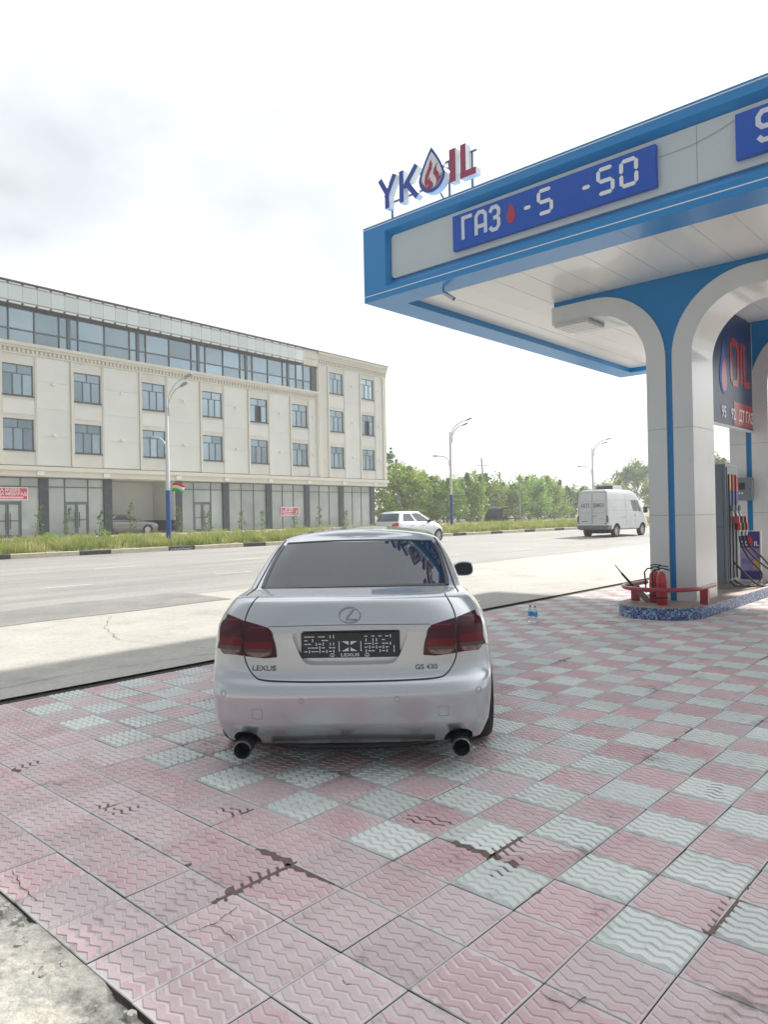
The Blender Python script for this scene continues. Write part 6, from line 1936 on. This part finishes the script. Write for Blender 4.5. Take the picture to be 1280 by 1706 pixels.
# sides: door gaps, handles, sill
for sg in (-1, 1):
    fs_ = lambda a, b, o_, sg=sg: side(a, b, sg, o_)
    for pts in ([(1.30, .93), (1.34, .80), (1.42, .62), (1.48, .45), (1.50, .34)], [(2.28, .95), (2.28, .6), (2.28, .33)], [(3.28, .93), (3.34, .7), (3.34, .42), (3.30, .33)], [(1.50, .335), (2.4, .325), (3.30, .33)]):
        mb = MB(); ribbon(mb, smooth_line(pts), .006, fs_, .001); P_(mb, 'door_gap', m_seam, body)
    for s_ in (1.52, 2.44):
        a, b = side(s_, .83, sg, .02), side(s_ + .2, .825, sg, .02)
        P_(MB().tube([side(s_ - .005, .83, sg, .0), a, a.lerp(b, .5) + Vector((0, sg * .008, 0)), b, side(s_ + .205, .825, sg, .0)], .011, 8), 'door_handle', m_silver)
    # mirror
    y0 = sg * .90
    mb = MB()
    ml = []
    for sx, hw, hh in ((2.855, .088, .060), (2.875, .098, .070), (2.95, .095, .066), (3.01, .065, .045), (3.04, .02, .015)):
        for a in np.linspace(0, 2 * math.pi, 20, endpoint=False):
            ca, sa = math.cos(a), math.sin(a)
            ml.append((sx, y0 + sg * .02 + hw * math.copysign(abs(ca) ** .7, ca), 1.005 + hh * math.copysign(abs(sa) ** .7, sa)))
    mb.add(ml, [(i * 20 + j, i * 20 + (j + 1) % 20, (i + 1) * 20 + (j + 1) % 20, (i + 1) * 20 + j) for i in range(4) for j in range(20)] + [tuple(range(80, 100))])
    mr_ = P_(mb, 'mirror', m_silver, smooth=50)
    P_(MB().add([(2.8575, y0 + sg * .02 + .9 * .088 * math.copysign(abs(math.cos(a)) ** .7, math.cos(a)), 1.005 + .9 * .06 * math.copysign(abs(math.sin(a)) ** .7, math.sin(a))) for a in np.linspace(0, 2 * math.pi, 20, endpoint=False)], [tuple(range(20))]), 'mirror_glass', m_tint, mr_)
    P_(MB().add([(2.8555, y0 + sg * .02 + 1.0 * .088 * math.copysign(abs(math.cos(a)) ** .7, math.cos(a)), 1.005 + .06 * math.copysign(abs(math.sin(a)) ** .7, math.sin(a))) for a in np.linspace(0, 2 * math.pi, 20, endpoint=False)] + [(2.858, y0 + sg * .02 + .9 * .088 * math.copysign(abs(math.cos(a)) ** .7, math.cos(a)), 1.005 + .9 * .06 * math.copysign(abs(math.sin(a)) ** .7, math.sin(a))) for a in np.linspace(0, 2 * math.pi, 20, endpoint=False)], [(i, (i + 1) % 20, 20 + (i + 1) % 20, 20 + i) for i in range(20)]), 'mirror_rim', m_btrim, mr_)
    P_(MB().tube([(2.95, sg * .74, .97), (2.95, sg * .84, .985)], .022, 8), 'mirror_arm', m_silver, mr_)
    for s_ in (.88, 3.74):
        wheel(CAR, s_, sg * .782, .322, .235, sg)
# head lamps and grille (front, out of view from here)
m_hl = pm('headlamp', (0.45, 0.48, 0.5), 0.08, coat=1.0)
for sg in (-1, 1):
    mb = MB(); rows = quad_rows([(sg * .50, .70), (sg * .80, .76)], [(sg * .50, .60), (sg * .82, .62)], 10, 5)
    def frontp(u, z, off):
        h = bvh.ray_cast(Vector((7, -u, z)), Vector((-1, 0, 0)))
        return h[0] + Vector((off, 0, 0)) if h[0] is not None else Vector((4.5, -u, z))
    rows_patch(mb, rows, frontp, .006); P_(mb, 'headlamp', m_hl)
mb = MB(); rows_patch(mb, quad_rows([(-.36, .68), (.36, .68)], [(-.30, .50), (.30, .50)], 10, 5), frontp, .006); P_(mb, 'grille', m_btrim)

# ------------------------------------------------------------------ the silver hatchback on the road
m_silver2 = silver('pale_silver_paint', (0.66, 0.69, 0.70), 0.4, 0.32)
m_glassc = pm('car_glass', (0.06, 0.085, 0.085), 0.03, spec=0.9, ior=1.6)
def hatchback():
    slots = [('body', m_silver2), ('rear_window', m_glassc), ('side_window', m_glassc), ('side_window_', m_glassc), ('side_window__', m_glassc), ('side_window___', m_glassc),
             ('windscreen', m_glassc), ('underbody', m_well), ('pillar', m_silver2)]
    SZ = [0, .5, 1.0, 2.0, 2.8, 3.3, 3.75]
    lv = lambda z, W, s0, rt, nt, s1, rn, nn, **k: dict(z=z, W=W, s0=s0, rt=rt, nt=nt, s1=s1, rn=rn, nn=nn, **k)
    Lv = [lv([.25] * 7, .6, .3, .4, 3, 3.5, .5, 3),
          lv([.25, .24, .21, .2, .2, .2, .22], .76, .06, .45, 2.8, 3.70, .6, 2.6),
          lv([.40, .40, .40, .38, .38, .38, .38], .835, .01, .48, 2.8, 3.74, .65, 2.4),
          lv([.55, .56, .57, .55, .55, .53, .50], .85, .0, .48, 2.8, 3.75, .68, 2.4),
          lv([.68, .70, .72, .70, .69, .65, .58], .848, .03, .46, 2.8, 3.74, .70, 2.4),
          lv([.82, .83, .84, .82, .80, .74, .62], .83, .055, .44, 2.8, 3.70, .72, 2.3),
          lv([.95, .95, .94, .92, .90, .82, .66], .795, .07, .42, 2.8, 3.62, .74, 2.3),
          lv([.99, .99, .985, .965, .95, .87, .72], .77, .095, .40, 2.8, 3.35, .62, 2.3),
          lv([1.02, 1.02, 1.01, .985, .97, .92, .85], .755, .115, .38, 2.8, 3.12, .52, 2.4),
          lv([1.22, 1.22, 1.22, 1.21, 1.2, 1.2, 1.2], .69, .24, .36, 2.9, 2.62, .45, 2.6),
          lv([1.40, 1.40, 1.42, 1.43, 1.4, 1.4, 1.4], .61, .38, .34, 3.0, 2.18, .40, 2.8),
          lv([1.45, 1.45, 1.465, 1.475, 1.45, 1.45, 1.45], .55, .46, .32, 3.0, 2.02, .38, 2.8)]
    tp = [0, 10, 20, 31, 42, 53, 64, 74, 82, 90]; npn = [0, 12, 25, 40, 55, 68, 80, 90]; nF = 12; nT = len(tp)
    def matfn(k, i, sg):
        if k == 0: return 7
        if k in (8, 9):
            if i < 7: return 1
            if i >= nT + nF + 1: return 6
            f0 = nT + 0
            if f0 <= i <= f0 + 4: return 2 if sg < 0 else 3
            if i == f0 + 5: return 8
            if f0 + 6 <= i <= f0 + 11: return 4 if sg < 0 else 5
        return 0
    cut = MB()
    for s_ in (.62, 3.08):
        for sg in (-1, 1):
            y0, y1 = sorted((sg * .56, sg * 1.2)); n = 32; vs = []
            for yy in (y0, y1):
                for j in range(n):
                    a = 2 * math.pi * j / n; vs.append((s_ + .335 * math.cos(a), yy, .30 + .335 * math.sin(a)))
            cut.add(vs, [tuple(range(n))[::-1], tuple(range(n, 2 * n))] + [(j, (j + 1) % n, n + (j + 1) % n, n + j) for j in range(n)], 7)
    return slots, ring_body(Lv, SZ, tp, nF, npn, slots, matfn, {0: 1, 7: .3, 8: .6, 10: .3}, .04, cutter=cut, ring0=7)
slots, shell = hatchback()
HB = empty('silver_hatchback', (26.35, 24.2, 0.262), -math.atan(KS), 1.05); tag(HB, 'pale silver hatchback driving along the far lane beyond the sedan roof', 'car', None)
parts, bv = split_slots(shell, slots, HB)
for nm in list(parts):
    if nm.endswith('_'): parts[nm].name = 'side_window'
pj = Proj(bv); hbody = parts['body']
m_hbred = pm('hatch_lamp_red', (0.55, 0.06, 0.03), 0.15, coat=1.0)
for sg in (-1, 1):
    mb = MB(); rows_patch(mb, quad_rows([(sg * .56, .90), (sg * .76, .98)], [(sg * .53, .78), (sg * .80, .80)], 8, 6), pj.rear, .008); mb.build('tail_lamp', m_hbred, HB, smooth=60, wc=False)
    fs_ = lambda a, b, o_, sg=sg: pj.side(a, b, sg, o_)
    for pts in ([(1.05, .93), (1.05, .6), (1.1, .35)], [(1.78, .93), (1.78, .33)], [(2.75, .9), (2.75, .5), (2.68, .35)]):
        mb = MB(); ribbon(mb, pts, .008, fs_, .001, .05); mb.build('door_gap', m_seam, hbody, wc=False)
    for s_ in (1.12, 1.88):
        a, b = pj.side(s_, .82, sg, .018), pj.side(s_ + .17, .815, sg, .018)
        MB().tube([a, b], .016, 6).build('door_handle', m_chrome, HB, wc=False)
    mb = MB(); mb.box(2.40, sg * .80 - .10, .96, 2.52, sg * .80 + .10, 1.08); mb.build('mirror', m_btrim, HB, bevel=.03, wc=False)
    for s_ in (.62, 3.08): wheel(HB, s_, sg * .745, .298, .19, sg)
mb = MB(); ribbon(mb, [(-.20, 1.035), (.18, 1.05)], .02, pj.rear, .012, .04); mb.build('wiper', m_btrim, HB, wc=False)
mb = MB(); ribbon(mb, [(-.70, .62), (.70, .62)], .012, pj.rear, .001, .04); mb.build('bumper_gap', m_seam, hbody, wc=False)
mb = MB(); rows_patch(mb, quad_rows([(-.26, .80), (.26, .80)], [(-.26, .69), (.26, .69)], 6, 2), pj.rear, .008); mb.build('number_plate', m_wht, HB, wc=False)

# ------------------------------------------------------------------ the white delivery van
m_van = pm('van_white', (0.66, 0.69, 0.71), 0.4, coat=0.4, base2=(0.60, 0.63, 0.64), nscale=1.5, dirt=((0.46, 0.44, 0.40), 1.2, 0.52, 0.8, 0.45))
m_vlamp = pm('van_lamp', (0.16, 0.05, 0.045), 0.15, coat=1.0)
m_vgrey = pm('van_bumper', (0.17, 0.18, 0.19), 0.6)
def van():
    slots = [('body', m_van), ('windscreen', m_glassc), ('cab_window', m_glassc), ('cab_window_', m_glassc), ('underbody', m_well), ('bumper', m_vgrey)]
    SZ = [0, .6, 2.0, 3.4, 4.2, 4.6, 5.0]
    lv = lambda z, W, s0, rt, nt, s1, rn, nn, **k: dict(z=z if isinstance(z, list) else [z] * 7, W=W, s0=s0, rt=rt, nt=nt, s1=s1, rn=rn, nn=nn, **k)
    Lv = [lv(.40, .70, .15, .2, 6, 4.7, .5, 3), lv(.42, .92, .02, .14, 6, 4.92, .6, 3), lv(.50, .955, -.03, .14, 6, 4.97, .65, 3), lv(.68, .96, -.03, .14, 6, 4.99, .68, 3),
          lv(.72, .96, .02, .14, 6, 4.98, .68, 3), lv(1.0, .968, .02, .14, 6, 4.90, .72, 3), lv([1.2, 1.2, 1.2, 1.2, 1.17, 1.1, 1.05], .965, .025, .14, 6, 4.72, .75, 3),
          lv([1.45, 1.45, 1.45, 1.42, 1.36, 1.28, 1.2], .955, .03, .14, 6, 4.42, .60, 3.2), lv(1.75, .935, .04, .14, 6, 4.18, .50, 3.4), lv(2.05, .91, .05, .14, 6, 3.94, .42, 3.6),
          lv(2.30, .885, .06, .14, 6, 3.70, .40, 3.8), lv(2.50, .855, .08, .15, 5, 3.40, .5, 3.6), lv(2.60, .79, .13, .16, 5, 3.10, .6, 3.4), lv(2.63, .70, .22, .16, 5, 2.9, .6, 3.4)]
    tp = [0, 15, 30, 45, 58, 68, 76, 83, 90]; npn = [0, 12, 25, 40, 55, 68, 80, 90]; nF = 14; nT = len(tp)
    def matfn(k, i, sg):
        if k == 0: return 4
        if k in (1, 2) and i < nT: return 5
        if k in (7, 8) and i >= nT + nF + 2: return 1
        if k in (7, 8) and nT + 10 <= i <= nT + 13: return 2 if sg < 0 else 3
        return 0
    cut = MB()
    for s_ in (.98, 3.98):
        for sg in (-1, 1):
            y0, y1 = sorted((sg * .62, sg * 1.3)); n = 32; vs = []
            for yy in (y0, y1):
                for j in range(n):
                    a = 2 * math.pi * j / n; vs.append((s_ + .40 * math.cos(a), yy, .36 + .42 * math.sin(a)))
            cut.add(vs, [tuple(range(n))[::-1], tuple(range(n, 2 * n))] + [(j, (j + 1) % n, n + (j + 1) % n, n + j) for j in range(n)], 4)
    return slots, ring_body(Lv, SZ, tp, nF, npn, slots, matfn, {0: 1, 2: .3, 3: .7, 4: .5, 7: .4, 9: .3}, .03, cutter=cut, ring0=4)
slots, shell = van()
VAN = empty('delivery_van', (37.55, 18.72, 0.19), math.radians(-3.5), 1.0); tag(VAN, 'white high roofed delivery van driving away on the road', 'van')
parts, bv = split_slots(shell, slots, VAN)
if 'cab_window_' in parts: parts['cab_window_'].name = 'cab_window'
pj = Proj(bv); vb = parts['body']; vr = pj.rear
V_ = lambda mb, nm, mt, parent=VAN, sm=None: mb.build(nm, mt, parent, smooth=sm, wc=False)
mb = MB(); ribbon(mb, [(0.0, .74), (0.0, 2.46)], .022, vr, .002, .06); V_(mb, 'door_gap', m_seam, vb)
mb = MB(); ribbon(mb, smooth_line([(-.84, .76), (-.83, 1.6), (-.79, 2.3), (-.70, 2.47), (.70, 2.47), (.79, 2.3), (.83, 1.6), (.84, .76)]), .016, vr, .002, .06); V_(mb, 'door_gap', m_seam, vb)
for sg in (-1, 1):
    c = sg * .41
    mb = MB(); ribbon(mb, [(c - .34, 1.36), (c - .33, 2.02), (c + .33, 2.02), (c + .34, 1.36), (c - .34, 1.36)], .010, vr, .002, .05); V_(mb, 'door_emboss', m_vgrey, vb)
    mb = MB(); rows_patch(mb, quad_rows([(sg * .84, 1.22), (sg * .935, 1.20)], [(sg * .845, .84), (sg * .955, .84)], 6, 4), vr, .012); V_(mb, 'tail_lamp', m_vlamp)
    for pts in ([(2.05, .62), (2.05, 2.35)], [(3.15, .62), (3.15, 2.1)], [(4.15, .95), (4.05, 1.4)], [(1.4, 1.10), (2.05, 1.10)]):
        mb = MB(); ribbon(mb, pts, .018, lambda a, b, o_, sg=sg: pj.side(a, b, sg, o_), .002, .06); V_(mb, 'panel_gap', m_seam, vb)
    for (a0, a1) in ((.35, 1.95), (2.2, 3.05)):
        mb = MB(); ribbon(mb, [(a0, 1.48), (a0, 2.05), (a1, 2.05), (a1, 1.48), (a0, 1.48)], .010, lambda a, b, o_, sg=sg: pj.side(a, b, sg, o_), .002, .08); V_(mb, 'side_emboss', m_vgrey, vb)
    for s_ in (.98, 3.98): wheel(VAN, s_, sg * .84, .34, .22, sg, spokes=6)
    mb = MB(); mb.box(4.12, sg * 1.06 - .11, 1.32, 4.22, sg * 1.06 + .11, 1.66); V_(mb, 'mirror', m_btrim)
    mb = MB(); mb.box(2.95, sg * .965 - .02, 1.17, 3.12, sg * .965 + .02, 1.20); V_(mb, 'door_handle', m_vgrey)
for s_, u in (('6835', -.42), ('BM03', .40)):
    mb = MB(); map_text(mb, text_mesh(s_, .34, 0, 'CENTER', bold=.005, xscale=0.8), lambda v: vr(u + v[0], 1.66 + v[1], .006)); V_(mb, 'door_lettering', m_vgrey)
mb = MB(); rows_patch(mb, quad_rows([(-.76, .97), (-.18, .97)], [(-.76, .84), (-.18, .84)], 4, 2), vr, .012); npl = V_(mb, 'number_plate', m_wht)
mb = MB(); ribbon(mb, [(-.68, .905), (-.26, .905)], .05, vr, .016, .06); V_(mb, 'plate_text', m_vgrey, npl)
mb = MB(); ribbon(mb, [(.03, 1.19), (.28, 1.19)], .035, vr, .012, .05); V_(mb, 'door_handle', m_vgrey)
mb = MB(); ribbon(mb, [(.38, 1.03), (.70, 1.03)], .02, vr, .006, .05); V_(mb, 'badge', m_vgrey)
for u, mt in ((-.84, m_stblue), (.80, m_stred)):
    mb = MB(); rows_patch(mb, quad_rows([(u - .05, .80), (u + .05, .80)], [(u - .05, .74), (u + .05, .74)], 2, 2), vr, .008); V_(mb, 'sticker', mt)
mb = MB(); mb.box(1.4, -.55, 2.64, 2.35, .55, 2.90); ru = V_(mb, 'roof_unit', m_van)
mb = MB(); mb.box(1.39, -.50, 2.69, 1.399, .50, 2.87); V_(mb, 'roof_grille', m_dark, ru)
for k in range(9):
    mb = MB(); mb.box(1.382, -.48 + k * .11, 2.69, 1.389, -.44 + k * .11, 2.87); V_(mb, 'grille_bar', m_vgrey, ru)
V_(MB().tube([(.25, .80, 2.58), (.22, .82, 2.78)], .012, 6), 'aerial', m_btrim)
V_(MB().box(.3, -.5, .22, 1.5, .5, .40), 'rear_axle', m_well)

# ------------------------------------------------------------------ car in the passage of the office building
m_champ = silver('dull_champagne_paint', (0.20, 0.20, 0.19), 0.4, 0.35)
c, s = math.cos(BA), math.sin(BA)
def bpos(t, y): return (17.588 + c * t - s * y, 45.497 + s * t + c * y)
bx0, by0 = bpos(5.7, 2.3)
PC = empty('parked_car', (bx0, by0, 0.67), BA + math.radians(-8), 0.98)
tag(PC, 'dull silver car parked inside the passage of the office building', 'car')
parked = {}
for ch in CAR.children:
    if ch.name.split('.')[0] in ('body', 'rear_window', 'side_window', 'windscreen', 'pillar', 'wheel', 'headlamp', 'grille', 'underbody', 'mirror'):
        o = ch.copy()
        if ch.name.startswith(('body', 'mirror')):
            o.data = ch.data.copy(); o.data.materials[0] = m_champ
        COL.objects.link(o); o.parent = PC
        if ch.name.startswith('wheel'):
            for g_ in ch.children:
                r_ = g_.copy(); COL.objects.link(r_); r_.parent = o

# ------------------------------------------------------------------ black cargo tricycle on the verge
m_tr = pm('tricycle_black', (0.016, 0.019, 0.022), 0.55)
m_trg = pm('tricycle_rail', (0.05, 0.065, 0.06), 0.6)
tx, ty = 1.478 * 36.0, 36.0
TR = empty('cargo_tricycle', (tx, ty, zg(tx, ty)), math.radians(-3)); tag(TR, 'black cargo tricycle with hooded cab and railed load bed in the grass', 'tricycle')
prof = [(0.0, .25), (0.0, .75), (.25, 1.05), (.55, 1.35), (.80, 1.47), (1.75, 1.52), (1.78, 1.42), (1.05, 1.30), (.95, 1.05), (.85, .30)]
MB().prism(prof, 'y', -.62, .62).build('hood', m_tr, TR, bevel=.03, wc=False)
MB().box(.85, -.55, .28, 1.9, .55, .42).build('floor', m_tr, TR, wc=False)
for y in (-.52, .52): MB().tube([(1.70, y, .42), (1.72, y, 1.46)], .03, 6).build('cab_post', m_trg, TR, wc=False)
MB().box(1.25, -.35, .42, 1.7, .35, .72).build('seat', m_btrim, TR, bevel=.03, wc=False)
MB().tube([(.95, 0, .5), (1.12, 0, .98)], .025, 6).build('steering_stem', m_trg, TR, wc=False)
MB().tube([(1.12, -.3, 1.0), (1.10, 0, .98), (1.12, .3, 1.0)], .018, 6).build('handlebar', m_trg, TR, wc=False)
bed = MB().box(2.0, -.62, .42, 3.75, .62, .52).build('load_bed', m_trg, TR, wc=False)
for y in (-.60, .60):
    MB().tube([(2.0, y, 1.12), (3.75, y, 1.12)], .022, 6).build('bed_rail', m_trg, bed, wc=False)
    MB().tube([(2.0, y, .82), (3.75, y, .82)], .016, 6).build('bed_rail', m_trg, bed, wc=False)
    for k in range(9): MB().tube([(2.02 + k * .213, y, .52), (2.02 + k * .213, y, 1.12)], .014, 6).build('bed_post', m_trg, bed, wc=False)
for x in (2.0, 3.75): MB().tube([(x, -.6, 1.12), (x, .6, 1.12)], .022, 6).build('bed_rail', m_trg, bed, wc=False)
wheel(TR, .55, 0.0, .27, .12, -1, spokes=6)
for y, sg in ((-.66, -1), (.66, 1)): wheel(TR, 2.9, y, .28, .13, sg, spokes=6)
